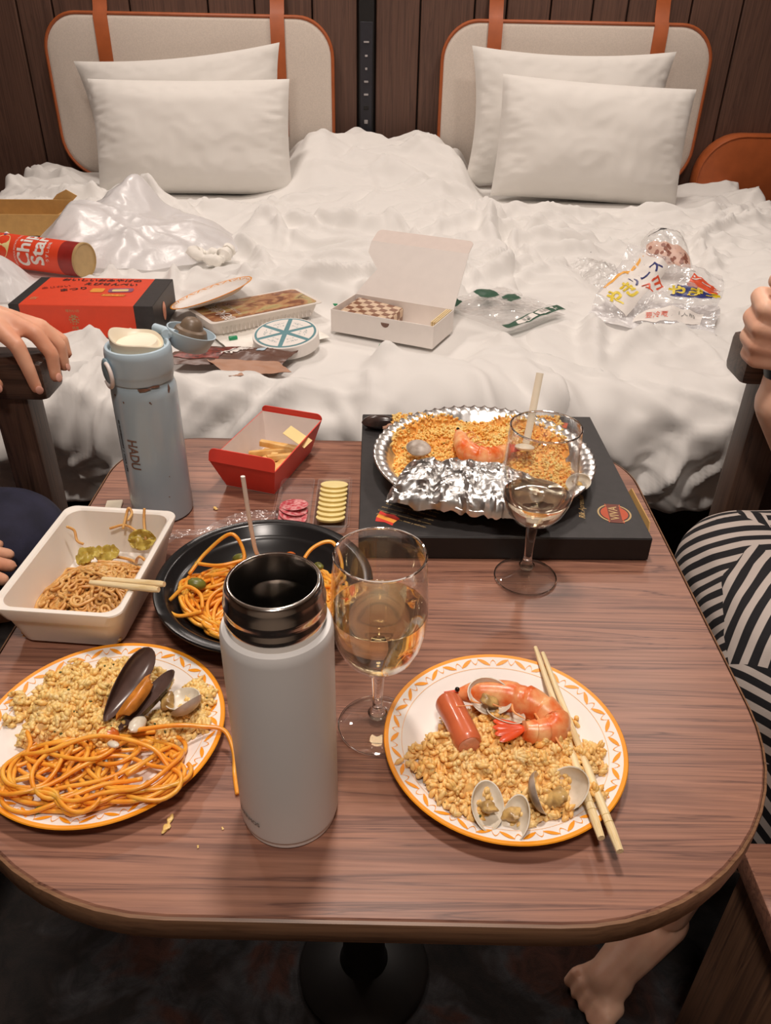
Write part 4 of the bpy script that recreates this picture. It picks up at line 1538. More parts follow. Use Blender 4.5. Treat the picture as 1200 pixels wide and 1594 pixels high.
hf = smooth_blob(.004, -.020, .052, .062, .030)
mb = MB()
TCL = lambda p: np.clip(p, [-.0455, -.0660], [.0455, .060])
strands(mb, 190, (.001, -.024, .045, .048), hf, 15, .13, .0022, .00155, 330, 110, levels=(.3, 1.0), floor=lambda x, y: .0042 + 0 * x, clip=TCL)
strands(mb, 14, (.030, .010, .016, .030), smooth_blob(.03, .01, .02, .04, .026), 16, .10, .0028, .00160, 330, 110, levels=(.5, 1.0), floor=lambda x, y: .0042 + 0 * x, clip=TCL)
for pts in ([(.005, .066, .038), (.006, .074, .046), (.008, .081, .054), (.012, .078, .050), (.010, .070, .046)], [(.030, .060, .030), (.026, .072, .044), (.025, .081, .055)],
            [(-.046, .050, .048), (-.040, .052, .042), (-.036, .046, .034), (-.030, .046, .030)], [(-.01, .068, .036), (.006, .070, .040), (.022, .064, .036)]):
    mb.tube(spline(pts, 26), .0014, 8)
o = mb.build('fried_noodles', MT['soba'], loc=TRL, rot=(0, 0, TRR), angle=180)
tag(o, 'tangle of curly brown fried noodles in the white foam tray', 'noodles', kind='stuff')
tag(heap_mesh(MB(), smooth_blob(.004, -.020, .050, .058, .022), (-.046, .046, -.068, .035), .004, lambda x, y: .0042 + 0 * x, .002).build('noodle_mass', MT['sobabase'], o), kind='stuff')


def local(TL_, ang, p):
    c, s = math.cos(ang), math.sin(ang)
    return (TL_[0] + p[0] * c - p[1] * s, TL_[1] + p[0] * s + p[1] * c, TL_[2] + p[2])


def crinkle_leaf(name, loc, s, seed, mat, label, cat='vegetable', rot=(0, 0, 0), thick=.0012, group=None):
    n = 14
    u = np.linspace(-1, 1, n)
    U, V = np.meshgrid(u, u)
    X = s[0] * U * np.sqrt(1 - .5 * V * V)
    Y = s[1] * V * np.sqrt(1 - .5 * U * U)
    Z = s[2] * (noise2(U * 1.6 + seed, V * 1.6) + .4 * noise2(U * 4 + seed, V * 4))
    mb = MB()
    mb.grid(X, Y, Z + thick)
    mb.grid(X[:, ::-1], Y[:, ::-1], Z[:, ::-1])
    b = [(0, j) for j in range(n)] + [(i, n - 1) for i in range(1, n)] + [(n - 1, j) for j in range(n - 2, -1, -1)] + [(i, 0) for i in range(n - 2, 0, -1)]
    vs_ = [(X[i, j], Y[i, j], Z[i, j]) for i, j in b] + [(X[i, j], Y[i, j], Z[i, j] + thick) for i, j in b]
    m_ = len(b)
    mb.add(vs_, [(i, (i + 1) % m_, m_ + (i + 1) % m_, m_ + i) for i in range(m_)])
    o = mb.build(name, mat, None, loc=loc, rot=rot, angle=60)
    if label:
        tag(o, label, cat, group)
    return o


crinkle_leaf('cabbage_piece', local(TRL, TRR, (.026, .060, .030)), (.014, .011, .006), 1, MT['cabbage'], 'pale cabbage piece stuck to the far wall of the foam tray', rot=(rad(55), 0, 0))
crinkle_leaf('cabbage_piece', local(TRL, TRR, (-.008, .046, .020)), (.013, .011, .006), 4, MT['cabbage'], 'yellow cabbage piece at the far edge of the brown noodles', rot=(rad(20), 0, .4))
crinkle_leaf('cabbage_piece', local(TRL, TRR, (-.018, .026, .030)), (.012, .010, .006), 7, MT['cabbage'], 'brown stained cabbage piece on top of the brown noodles', rot=(rad(10), rad(-15), .9))


# ---- chopsticks ----------------------------------------------------------
def chopstick(a, b, r0, r1, label, name='chopstick', grooves=True, group=None, seg=10):
    a, b = Vector(a), Vector(b)
    t = thing(name, label, 'chopstick', a, group=group)
    d = b - a
    L = d.length
    q = d.to_track_quat('X', 'Z')
    t.rotation_mode = 'QUATERNION'
    t.rotation_quaternion = q
    n = 14
    xs = np.linspace(0, L, n)
    pts = [(x, 0, 0) for x in xs]
    rr_ = np.interp(xs, [0, L], [r0, r1])
    rr_[0] *= .8
    rr_[-1] *= .85
    MB().tube(pts, rr_, seg).build('stick', MT['bamboo'], t, angle=40)
    if grooves:
        for x in (.022, .028):
            r_ = float(np.interp(x, [0, L], [r0, r1])) + .00004
            ring = [(x, r_ * math.cos(q_), r_ * math.sin(q_)) for q_ in np.linspace(0, 2 * PI, 21)]
            MB().tube(ring, .00016, 5, cap=False).build('groove', MT['cheeserind'], t)
    return t


chopstick((0.1535, 0.338, 0.7183), (0.1365, 0.5300, 0.7178), .0034, .0021, 'left stick of the bamboo chopsticks lying across the right paper plate')
chopstick((0.1640, 0.3280, 0.7183), (0.1420, 0.5230, 0.7178), .0034, .0021, 'right stick of the bamboo chopsticks lying across the right paper plate')
chopstick((-0.1995, 0.5490, 0.7592), (-0.2700, 0.5730, 0.7470), .0031, .0026, 'nearer of the two chopsticks resting on the rim of the foam tray', grooves=False)
chopstick((-0.1965, 0.5570, 0.7592), (-0.2600, 0.5775, 0.7475), .0031, .0026, 'farther of the two chopsticks resting on the rim of the foam tray', grooves=False)
# white fork handle in the bowl and the spoon in the pan
o = MB().tube(spline([(-.1215, .622, .733), (-.1210, .619, .745), (-.1235, .613, .760), (-.1250, .606, .800), (-.1262, .600, .8475)], 24), [.0026] * 6 + [.0021] * 18, 10, flat=.7).build('white_fork', MT['whitecard'])
tag(o, 'thin white plastic fork handle standing up out of the black bowl', 'fork')
t = thing('plastic_spoon', 'cream plastic spoon standing in the foil pan behind the nearer wine glass', 'spoon', (.166, .838, .7625))
t['label'] = 'cream plastic spoon standing in the rice of the foil pan'
MB().tube(spline([(0, .002, -.002), (.004, .012, .018), (.010, .030, .052), (.0135, .040, .072)], 20), .0044, 8, flat=.35).build('handle', MT['cream'], t)
MB().ellipsoid((-.003, -.008, -.002), (.012, .016, .004), rot=Euler((rad(-20), 0, rad(-10))), seg=16).build('spoon_head', MT['cream'], t)
# flat wooden stick behind the tray
o = MB().box((0, 0, .0018), (.0185, .066, .0032), bevel=.0013).build('wooden_spatula', MT['cream'], loc=(-.3135, .752, TZ), rot=(0, 0, rad(8)))
tag(o, 'short pale flat stick on the table between foam tray and blue flask', 'stick')


# ---- shells ---------------------------------------------------------------
def basis(nrm, up):
    n_ = Vector(nrm).normalized()
    u_ = Vector(up)
    u_ = (u_ - n_ * u_.dot(n_)).normalized()
    x_ = u_.cross(n_)
    return Matrix((x_, u_, n_)).transposed()


def shell_half(a, b, depth, mats, parent, p, nrm, up, point=0.0, th=.0009, name='shell_half', ridges=True):
    """open side faces nrm, the hinge lies at -up"""
    R = basis(nrm, up)
    nr, na = 9, 28
    mb = MB()

    def surf(off, flip, mi):
        vs_, fs = [], []
        for i in range(nr + 1):
            r_ = i / nr
            for k in range(na):
                q = 2 * PI * k / na
                x = a * r_ * math.cos(q)
                y = b * r_ * math.sin(q)
                yn = y / b
                x *= (1 - point * .5 * (1 - yn)) if point else (1 - .18 * max(0, -yn) ** 2)
                z = -(depth + off) * (max(0, 1 - r_ ** 2) ** .6) - .0
                x += x / a * off
                y += yn * off
                if ridges and off > 0:
                    z -= .00018 * math.sin(r_ * 34)
                vs_.append(R @ Vector((x, y, z)) + Vector(p))
        for i in range(nr):
            for k in range(na):
                f = (i * na + k, i * na + (k + 1) % na, (i + 1) * na + (k + 1) % na, (i + 1) * na + k)
                fs.append(f if flip else f[::-1])
        mb.add(vs_, fs, mi)
    surf(th, False, 0)
    surf(0.0, True, 1)
    o1 = mb.n - 2 * (nr + 1) * na + nr * na
    o2 = mb.n - (nr + 1) * na + nr * na
    for k in range(na):
        mb.f.append((o1 + k, o1 + (k + 1) % na, o2 + (k + 1) % na, o2 + k))
        mb.m.append(1)
    return mb.build(name, mats, parent, angle=50)


def lump(mb, c, s, seed, rot=None, amp=.25):
    g = np.random.default_rng(seed)
    ph = g.uniform(0, 6, 3)

    def fn(q):
        k = 1 + amp * math.sin(q.x / s[0] * 3 + ph[0]) * math.sin(q.y / s[1] * 3 + ph[1]) + amp * .5 * math.sin(q.z / s[2] * 4 + q.x / s[0] * 5 + ph[2])
        return (q.x * k, q.y * k, q.z * k)
    return mb.ellipsoid(c, s, rot=rot, seg=16, rings=10, fn=fn)


def clam(loc, label, h1, h2, size=.0165, meat=None, seed=0, narrow=None):
    """h = (offset, normal, up)"""
    t = thing('clam', label, 'clam', loc)
    for h in (h1, h2):
        if h:
            shell_half(size if not narrow else size * narrow * .8, size * .80 if not narrow else size * 1.05, size * .42, [MT['clam'], MT['claminner']], t, h[0], h[1], h[2])
    if meat:
        mb = MB()
        lump(mb, meat, (size * .5, size * .42, size * .22), seed, rot=Euler((.3, .4, seed)))
        mb.build('clam_meat', MT['clammeat'], t)
    return t


clam((.0865, .4535, .7325), 'open clam leaning on the sausage and prawn on the right plate', ((0, 0, .002), (-.05, -.55, .75), (.35, .8, .4)), ((.012, -.011, -.004), (.1, .3, .9), (.9, .4, .1)), .0175, (.001, -.002, -.001), 1)
clam((.0775, .3620, .7190), 'left clam at the near edge of the rice on the right plate', ((0, 0, 0), (.30, -.35, .85), (.05, .95, .3)), None, .0165, (.000, 0, -.0015), 2, narrow=.92)
clam((.0960, .3520, .7165), 'right clam half at the near edge of the rice on the right plate', ((0, 0, .001), (-.62, -.25, .68), (.45, .85, .3)), None, .0160, (-.002, .006, -.001), 3, narrow=.85)
clam((.1260, .3730, .7215), 'open clam beside the chopsticks on the right plate', ((-.009, -.001, 0), (.9, -.05, .40), (-.25, .9, .3)), ((.010, .003, 0), (-.62, -.38, .68), (-.25, .9, .3)), .0180, (.001, -.003, -.003), 4)
clam((-.1605, .4520, .7250), 'half open clam beside the mussel on the left plate', ((0, 0, .001), (-.2, .2, .95), (.75, .6, .25)), ((.004, -.006, .001), (-.55, .55, .62), (.75, .6, .25)), .0165, (-.012, -.002, 0), 5)
clam((.0375, .829, .7530), 'closed brown clam on the rice at the left of the foil pan', ((0, 0, .004), (.1, .2, -.95), (.5, .8, .0)), ((0, 0, .0035), (-.1, -.2, .95), (.5, .8, .0)), .0150, None, 6)
clam((.2140, .7600, .7545), 'pale clam half with meat at the right wall of the foil pan', ((0, 0, 0), (-.45, -.5, .75), (.3, .8, .2)), None, .0135, (0, 0, -.002), 7)

# mussel on the left plate
t = thing('mussel', 'large open black mussel with orange meat on the left paper plate', 'mussel', (-.2000, .4560, .7290))
up = Vector((.024, .048, .020)).normalized()
shell_half(.0150, .0335, .0075, [MT['mussel'], MT['musselin']], t, (-.004, .002, .006), (.62, -.42, .45), up, point=.55, ridges=False)
shell_half(.0140, .0310, .0070, [MT['mussel'], MT['musselin']], t, (.011, -.008, -.002), (-.45, -.05, .8), Vector((.034, .036, .010)).normalized(), point=.55, ridges=False)
mb = MB()
lump(mb, (.004, -.007, .0), (.006, .021, .0045), 3, rot=basis((.1, -.3, .9), up))
mb.build('mussel_meat', MT['musselmeat'], t)
# closed mussel at the corner of the black box
t = thing('mussel', 'closed dark mussel lying on the far left corner of the black pizza box', 'mussel', (-.0090, .9300, TZ + BZ + .0105))
shell_half(.0125, .0245, .0095, [MT['mussel'], MT['musselin']], t, (0, 0, 0), (.1, .1, -1), (-.95, .2, .0), point=.5, ridges=False)
shell_half(.0125, .0245, .0090, [MT['mussel'], MT['musselin']], t, (0, 0, .0003), (-.1, -.1, 1), (-.95, .2, .0), point=.5, ridges=False)
mb = MB()
lump(mb, (.012, -.009, -.002), (.010, .005, .005), 3)
mb.build('mussel_meat', MT['packback'], t)


# ---- prawns --------------------------------------------------------------------
def prawn(path, rads, label, loc, head_dir, legs_dir, antennae=True, seed=0, tail_dir=None):
    t = thing('prawn', label, 'prawn', loc)
    n = 90
    P_ = spline(path, n)
    R_ = np.interp(np.linspace(0, 1, n), np.linspace(0, 1, len(rads)), rads)
    u = np.linspace(0, 1, n)
    seg_ = (u - .36) / .64 * 6
    ridge = np.where(u > .34, .94 + .17 * (1 - (seg_ % 1.0)), 1.0)
    ridge = np.where((u > .325) & (u <= .345), .93, ridge)
    MB().tube(P_, R_ * ridge, 16, flat=1.1).build('body', MT['shrimp'], t, angle=60)
    T = np.gradient(P_, axis=0)
    T /= np.linalg.norm(T, axis=1)[:, None]
    hd = Vector(-T[0])
    ld = Vector(legs_dir).normalized()
    # rostrum and eyes
    p0 = Vector(P_[2])
    MB().tube([p0 - ld * R_[4] * .6 - hd * .006, p0 - ld * R_[4] * .5 + hd * .005, p0 - ld * R_[4] * .6 + hd * .015], [.0024, .0017, .0004], 8).build('rostrum', MT['shrimptail'], t)
    side = hd.cross(ld).normalized()
    for s_ in (-1, 1):
        MB().ellipsoid(p0 + side * s_ * R_[4] * .85 + hd * .0035 - ld * .001, (.0021,) * 3, seg=10, rings=7).build('eye', MT['eye'], t)
    # walking legs under the head, swimmerets under the tail
    g = np.random.default_rng(seed)
    for k in range(9):
        i = int(n * (.10 + .055 * k))
        c = Vector(P_[i])
        s_ = -1 if k % 2 else 1
        b_ = c + ld * R_[i] * .8 + side * s_ * R_[i] * .4
        l = .012 + .006 * g.uniform()
        e = b_ + ld * l * .6 + Vector(T[i]) * l * g.uniform(.1, .8) + side * s_ * .003
        f_ = e + ld * l * .2 + Vector(T[i]) * l * .6
        MB().tube(spline([b_, e, f_], 8), [.0010] * 4 + [.0008, .0007, .0005, .0003], 6).build('leg', MT['shrimplight'], t)
    # tail fan
    pe = Vector(P_[-1])
    td = Vector(tail_dir).normalized() if tail_dir else Vector(T[-1])
    sd = td.cross(Vector((0, 0, 1))).normalized()
    for k, q in enumerate((-.45, -.15, .15, .45)):
        d_ = (td * math.cos(q) + sd * math.sin(q)).normalized()
        MB().ellipsoid(pe + d_ * .011, (.0042, .0130, .0014), rot=basis((0, 0, 1), d_), seg=12, rings=8).build('tail_fin', MT['shrimptail'], t)
    if antennae:
        for s_ in (-1, 1):
            a0 = p0 + hd * .006 + side * s_ * .002
            MB().tube(spline([a0, a0 + hd * .010 + ld * .010, a0 - hd * .004 + ld * .022 + side * s_ * .01, a0 - hd * .02 + ld * .026 + side * s_ * .014], 16), .0004, 5).build('antenna', MT['shrimplight'], t)
    return t


prawn([(-.036, .022, .0225), (-.020, .023, .0235), (.004, .020, .0235), (.026, .011, .0215), (.0385, -.002, .019), (.0350, -.0125, .0205), (.0230, -.0165, .0230), (.0110, -.0175, .0260)],
      [.0045, .0098, .0122, .0126, .0120, .0108, .0090, .0064], 'whole orange prawn curled across the rice on the right plate', (PR[0] + .001, PR[1] + .012, TZ + .0035), None, (-.25, -.9, -.1), seed=3, tail_dir=(-1, -.15, .22))
prawn([(.0, .060, .010), (.001, .042, .011), (.004, .018, .011), (.012, .003, .011), (.028, -.002, .010), (.042, .005, .0095), (.053, .016, .009)],
      [.0042, .0090, .0112, .0118, .0112, .0098, .0072], 'orange prawn on the rice of the foil pan behind the crumpled foil', (.088, .8130, .7460), None, (.9, .5, .0), antennae=False, seed=5)

# ---- sausage ---------------------------------------------------------------------
t = thing('sausage', 'cut pink brown sausage half standing on the rice of the right plate', 'sausage', (.0525, .4600, .7215))
a, b = Vector((0, 0, .002)), Vector((.0150, -.052, .006))
n = 40
P_ = np.array([a.lerp(b, k / (n - 1)) for k in range(n)]) + np.array([[0, 0, .0015 * math.sin(PI * k / (n - 1))] for k in range(n)])
u = np.linspace(0, 1, n)
R_ = .0108 * np.minimum(1, np.sqrt(np.clip(1 - ((.12 - u) / .12).clip(0) ** 2, .02, 1))) * (1 - .10 * (u > .93) * ((u - .93) / .07)) * (1 + .02 * np.sin(u * 9))
MB().tube(P_, R_, 24).build('casing', MT['sausage'], t, angle=60)
d = Vector(P_[-1] - P_[-2]).normalized()
mb = MB()
lump(mb, Vector(P_[-1]) - d * .0005, (.0093, .0093, .0024), 4, rot=basis(d, (0, 0, 1)), amp=.10)
mb.build('cut_face', MT['sausagecut'], t)

# ---- fries -----------------------------------------------------------------------
FB, FR = (-0.1475, 0.871, TZ), rad(-17.5)
FRY = ['browned long french fry at the far end of the pile in the red box', 'long french fry under the yellow sticker end in the red box', 'french fry nearest the left wall of the red box', 'second french fry from the left wall of the red box',
       'french fry standing crosswise in the middle of the pile in the red box', 'french fry right of the crosswise one in the red box', 'short french fry just below the yellow sticker', 'french fry leaning on the right wall of the red box',
       'french fry lying flat under the middle of the pile', 'french fry at the bottom left of the pile in the red box']
fry_specs = [(-.006, .016, .016, .056, 20, 6, 0), (.002, .024, .022, .050, 5, -4, 1), (-.016, -.006, .008, .050, 62, 4, 2), (-.006, -.016, .009, .046, 66, 8, 3), (.006, -.006, .012, .040, 100, 10, 4),
             (.016, -.010, .011, .044, 70, 12, 5), (.014, .004, .018, .034, 30, 0, 6), (.022, -.030, .013, .050, 68, 12, 7), (.0, .006, .010, .050, 140, 0, 8), (-.020, .010, .0075, .045, 80, 2, 9)]
for x, y, z, L, yaw, pit, k in fry_specs:
    g = np.random.default_rng(k)
    mb = MB().box((0, 0, 0), (L, .0085, .0078), bevel=.0016, seg=2)
    bend = g.uniform(-9, 9)
    mb.v = [(p[0], p[1] * (1 + .2 * p[0] / L) + bend * (p[0] ** 2) * .25, p[2] + g.normal(0, .00015) - 2.0 * p[0] ** 2) for p in mb.v]
    p = local(FB, FR, (x, y, z))
    o = mb.build('french_fry', MT['fry'], loc=p, rot=(rad(8 * (k % 3 - 1)), rad(-pit), FR + rad(yaw)), angle=40)
    tag(o, FRY[k], 'fry', 'fries in the red card box')

# ---- salami and cheese slices ---------------------------------------------------------
for k, (x, y, z) in enumerate(((-.1062, .7560, .0024), (-.1062, .7620, .0042), (-.1062, .7680, .0060), (-.1062, .7740, .0078))):
    o = MB().lathe([(0, 0), (.0158, 0), (.0166, .0006), (.0158, .0013), (0, .0013)], 36).build('salami_slice', MT['salami'], loc=(x, y, TZ + z), rot=(rad(10), 0, k * 1.1))
    tag(o, ('lowest and nearest', 'second from the near end', 'third from the near end', 'topmost and farthest')[k] + ' pink salami slice in the clear tray', 'salami', 'salami slices in the clear tray')
for k in range(8):
    o = MB().lathe([(0, 0), (.0160, 0), (.0166, .0008), (.0166, .0026), (.0160, .0032), (0, .0032)], 40, mis=[1, 1, 1, 0, 0]).build('cheese_slice', [MT['cheese'], MT['cheeserind']], loc=(-.0622, .7480 + .0098 * k, TZ + .0066 + .0003 * k), rot=(rad(-17), 0, 0))
    tag(o, 'pale cheese slice, ' + ('nearest', 'second', 'third', 'fourth', 'fifth', 'sixth', 'seventh', 'farthest')[k] + ' from the near end of the row in the clear tray', 'cheese', 'cheese slices in the clear tray')

# ---- crumpled foil in the pan -------------------------------------------------------
nu, nv = 84, 60
U, V = np.meshgrid(np.linspace(-1, 1, nu), np.linspace(-1, 1, nv))
ang = rad(-8)
X0 = .080 * U * (1 - .10 * V) + .004 * noise2(V * 3, U * 2)
Y0 = .049 * V * (1 - .12 * U * U) + .005 * noise2(U * 4 + 3, V * 2) - .004 * U
dome = .026 * np.clip(1 - np.abs(U) ** 3, 0, 1) ** .6 * np.clip(1 - np.abs(V) ** 2.4, 0, 1) ** .6
dome *= 1 - .35 * np.exp(-((U + .42) / .07) ** 2)
wu, wv = U * 2.2 + .3 * noise2(U * 3, V * 3), V * 1.7 + .3 * noise2(U * 3 + 9, V * 3)
cr = .0080 * (.4 - np.abs(noise2(wu * 1.3, wv * 1.3 + 4))) + .0046 * (.4 - np.abs(noise2(wu * 3.0 + 2, wv * 3.0))) + .0017 * (.4 - np.abs(noise2(wu * 7, wv * 7)))
X = X0 * math.cos(ang) - Y0 * math.sin(ang)
Y = X0 * math.sin(ang) + Y0 * math.cos(ang)
mb = MB().grid(X, Y, dome + cr)
o = mb.build('crumpled_foil', MT['foil'], loc=(.0905, .7470, PANZ + .0170), angle=24)
tag(o, 'crumpled sheet of aluminium foil covering the near half of the foil pan', 'foil')

# ---- loose film and crumbs --------------------------------------------------------------
nu, nv = 60, 14
U, V = np.meshgrid(np.linspace(-1, 1, nu), np.linspace(-1, 1, nv))
X0, Y0 = .064 * U, .0085 * V * (1 + .3 * np.sin(U * 4)) + .003 * np.sin(U * 5)
Z = .0045 + .004 * (.5 - np.abs(noise2(U * 6, V * 2))) + .003 * noise2(U * 3, V * 1.5 + 4)
a = rad(27)
o = MB().grid(X0 * math.cos(a) - Y0 * math.sin(a), X0 * math.sin(a) + Y0 * math.cos(a), Z).build('plastic_film', MT['film'], loc=(-.1830, .7330, TZ), angle=35)
tag(o, 'crumpled strip of clear plastic film between the blue flask and black bowl', 'film')
for k, (x, y, s, lb) in enumerate(((-.1520, .3510, 1.0, 'rice grain dropped on the table below the left plate, nearer one'), (-.1508, .3585, .9, 'rice grain dropped on the table below the left plate, farther one'),
                                   (-.1265, .3370, .35, 'tiny crumb on the table beside the thermos base, nearest one'), (-.1120, .3520, .35, 'tiny crumb on the table beside the thermos base, upper one'), (-.1985, .7745, .9, 'small yellow crumb on the table between blue flask and red fries box'))):
    o = lump(MB(), (0, 0, 0), (.0042 * s, .0022 * s, .0012 * s), k).build('crumb', MT['rice'], loc=(x, y, TZ + .0013 * s), rot=(0, 0, 1.2 + k * .3))
    tag(o, lb, 'crumb')
# ================================================================== THINGS LYING ON THE BEDS
BZ0 = 0.6075


def sheet(name, mats, fn, nu, nv, parent=None, loc=None, thick=0.0, angle=32, rot=None, u=(-1, 1), v=(-1, 1), mi=0):
    U, V = np.meshgrid(np.linspace(u[0], u[1], nu), np.linspace(v[0], v[1], nv))
    X, Y, Z = fn(U, V)
    mb = MB().grid(X, Y, Z)
    if thick:
        mb.grid(X[:, ::-1], Y[:, ::-1], Z[:, ::-1] - thick)
    return mb.build(name, mats, parent, loc=loc, angle=angle, rot=rot)


def patch(mb, fn, poly, mi=0, lift=.0012, n=10):
    """flat print following a crumpled sheet: poly is a quad in sheet coordinates"""
    a, b, c, d = [np.array(p, float) for p in poly]
    S, T = np.meshgrid(np.linspace(0, 1, n), np.linspace(0, 1, n))
    Pq = (a * ((1 - S) * (1 - T))[..., None] + b * (S * (1 - T))[..., None] + c * (S * T)[..., None] + d * ((1 - S) * T)[..., None])
    X, Y, Z = fn(Pq[..., 0], Pq[..., 1])
    mb.grid(X, Y, Z + lift, mi)
    return mb


def text_on(mb, fn, s, size, c, rot, mi=0, lift=.0016, stretch=(1, 1), bold=0.0, su=1.0, sv=1.0):
    def f(x, y, k=0):
        X, Y, Z = fn(np.array([c[0] + x * su]), np.array([c[1] + y * sv]))
        return (X[0], Y[0], Z[0] + lift + .00005 * k)
    return add_text(mb, s, size, f, mi, stretch=stretch, bold=bold, rot=rot)


# --- red gift box -----------------------------------------------------------
t = thing('gift_box', 'long vermilion box with black ends and gold emblem on the left bed', 'box', (-.6290, 1.660, BZ0 - .002), rotz=rad(1.0))
L, D, H_ = .292, .188, .068
MB().box((0, 0, H_ / 2), (L - .002, D, H_), bevel=.0012, seg=1).build('red_body', MT['redbox'], t, smooth=False)
for sx, wd in ((-1, .022), (1, .040)):
    MB().box((sx * (L / 2 - wd / 2), 0, H_ / 2), (wd, D + .0008, H_ + .0008), bevel=.0010, seg=1).build('black_end', MT['boxblack'], t, smooth=False)
mb = MB()


def top(cx, cy, rot=0.0, z=H_ + .0009):
    c, s = math.cos(rot), math.sin(rot)
    return lambda x, y, k=0: (cx + x * c - y * s, cy + x * s + y * c, z + .00004 * k)


def front(cx, cz, y=-D / 2 - .0006):
    return lambda x, z, k=0: (cx + x, y - .00004 * k, cz + z)


add_text(mb, 'おいしいおみやげの', .0195, top(-.005, .074, rad(-1)), 0, bold=.0008)
add_text(mb, 'えびせんべい', .0195, top(.022, .046, rad(-1)), 0, bold=.0008)
add_text(mb, 'まつり', .020, top(-.046, .008, rad(20)), 0, bold=.0008)
add_text(mb, 'あじわい', .015, top(-.088, .022, rad(20)), 1, bold=.0004)
mb.build('black_lettering', [MT['blackprint'], M('dark_red_print', sr(140, 40, 24), .5, var=.05, scale=60)], t, smooth=False)
mb = MB()
f_ = top(.006, .004)
mb.add([f_(x, y) for x, y in rrect(-.014, .014, -.013, .013, .005, 4)], [tuple(range(20))], 0)
f_ = top(.055, .006, rad(6))
mb.add([f_(x, y) for x, y in rrect(-.026, .026, -.014, .014, .008, 4)], [tuple(range(20))], 1)
f_ = top(.055, .006, rad(6), H_ + .0011)
mb.add([f_(x, y) for x, y in rrect(-.018, .016, -.008, .006, .004, 4)], [tuple(range(20))], 2)
f_ = top(.048, -.028, rad(0))
mb.add([f_(x, y) for x, y in rrect(-.024, .024, -.006, .006, .001, 2)], [tuple(range(12))], 0)
mb.build('top_pictures', [MT['flagyel'], M('violet_print', sr(150, 90, 120), .5, var=.2, scale=120), MT['cheese']], t, smooth=False)
mb = MB()
f_ = top(.048, -.028, 0, H_ + .0011)
add_text(mb, 'えび入り 24枚', .009, f_, 0)
mb.build('small_lettering', MT['emblem'], t, smooth=False)
mb = MB()
f_ = front(-.018, .038)
for q in range(10):
    a = 2 * PI * q / 10
    mb.add([f_(.0105 * math.cos(a + d_) * k_, .0105 * math.sin(a + d_) * k_) for d_, k_ in ((-.2, 1), (.2, 1), (.1, .8), (-.1, .8))], [(0, 1, 2, 3)], 0)
add_text(mb, '名', .016, f_, 0, bold=.0004)
add_text(mb, '味わいの', .007, front(-.018, .056), 0)
add_text(mb, '銘菓', .007, front(-.018, .020), 0)
add_text(mb, '吉', .018, top(-.108, -.055), 0)
mb.build('gold_emblem', MT['gold'], t, smooth=False)
mb = MB().ellipsoid((L / 2 + .0008, -.012, .032), (.0006, .013, .020), seg=14).build('end_picture', MT['sausagecut'], t)

# --- paper plate leaning on the food tray ---------------------------------------
paper_plate((-.388, 1.712, .646), 'empty orange rimmed paper plate tilted on the left bed right of the red box', rot=(rad(-10), rad(-16), rad(20)))

# --- food tray with film lid ----------------------------------------------------
t = thing('meal_tray', 'white plastic meal tray with a brown food picture on its film lid, on the bed', 'tray', (-.292, 1.690, BZ0), rotz=rad(36))
mb = MB()
rings_mesh(mb, [rr3(.116, .044, .010, .0004), rr3(.119, .047, .012, .004), rr3(.127, .055, .012, .031), rr3(.134, .062, .010, .032), rr3(.134, .062, .010, .0335)], cap_first=True)
mb.build('tray_body', MT['traygrey'], t, angle=35)
tp = NT('film_lid_food_print')
nz = tp.noise(tp.coords((14, 26, 1)), 1.0, 4, .6, 1.0)
tp.link(tp.ramp(nz, [(.30, sr(84, 52, 40)), (.42, sr(150, 96, 66)), (.52, sr(196, 150, 104)), (.60, sr(190, 176, 120)), (.72, sr(120, 70, 50))]), tp.b.inputs['Base Color'])
tp.b.inputs['Roughness'].default_value = .22
mb = MB().prism(rrect(-.125, .125, -.054, .054, .010, 6), .0337, .0343)
lid = mb.build('printed_film', tp.m, t, smooth=False)
mb = MB()
add_text(mb, '炭火焼鶏', .030, top(-.085, .0, rad(90), .0347), 0, bold=.001)
add_text(mb, 'やわらか仕立て', .012, top(-.055, .0, rad(90), .0347), 0)
mb.build('lid_lettering', MT['traygrey'], t, smooth=False)
for k in range(22):
    x = -.105 + .01 * k
    MB().box((x, -.0515, .017), (.0028, .0016, .024), bevel=.0006, seg=1, rot=Euler((rad(-16), 0, 0))).build('side_rib', MT['traygrey'], t)

# --- round cheese box --------------------------------------------------------------
t = thing('cheese_box', 'round white cheese box with a teal six part wheel printed on its lid', 'cheese', (-.207, 1.530, BZ0 + .006), rot=(rad(5), rad(-6), rad(25)))
MB().lathe([(0, .0), (.0650, .0), (.0665, .001), (.0665, .024), (.0660, .0255), (.0645, .0260), (0, .0260)], 72).build('round_box', MT['white'], t)
mb = MB()
mb.lathe([(0, .0263), (.0620, .0263), (.0620, .0264), (0, .0265)], 72)
mb.build('teal_disc', MT['teal'], t)
for k in range(6):
    a0, a1 = 2 * PI * k / 6 + .075, 2 * PI * (k + 1) / 6 - .075
    am = (a0 + a1) / 2
    pts = [(.010 * math.cos(am), .010 * math.sin(am))] + [(.0575 * math.cos(q), .0575 * math.sin(q)) for q in np.linspace(a0, a1, 12)]
    mb = MB().prism(pts, .0266, .0268)
    w = mb.build('wedge_print', MT['white'], t, smooth=False)
    mb = MB()
    f_ = top(.040 * math.cos(am), .040 * math.sin(am), am - PI / 2, .0270)
    add_text(mb, 'ベビー', .0085, f_, 0)
    f_ = top(.029 * math.cos(am), .029 * math.sin(am), am - PI / 2, .0270)
    add_text(mb, 'チーズ', .0055, f_, 0)
    mb.build('wedge_lettering', MT['teal'], w, smooth=False)

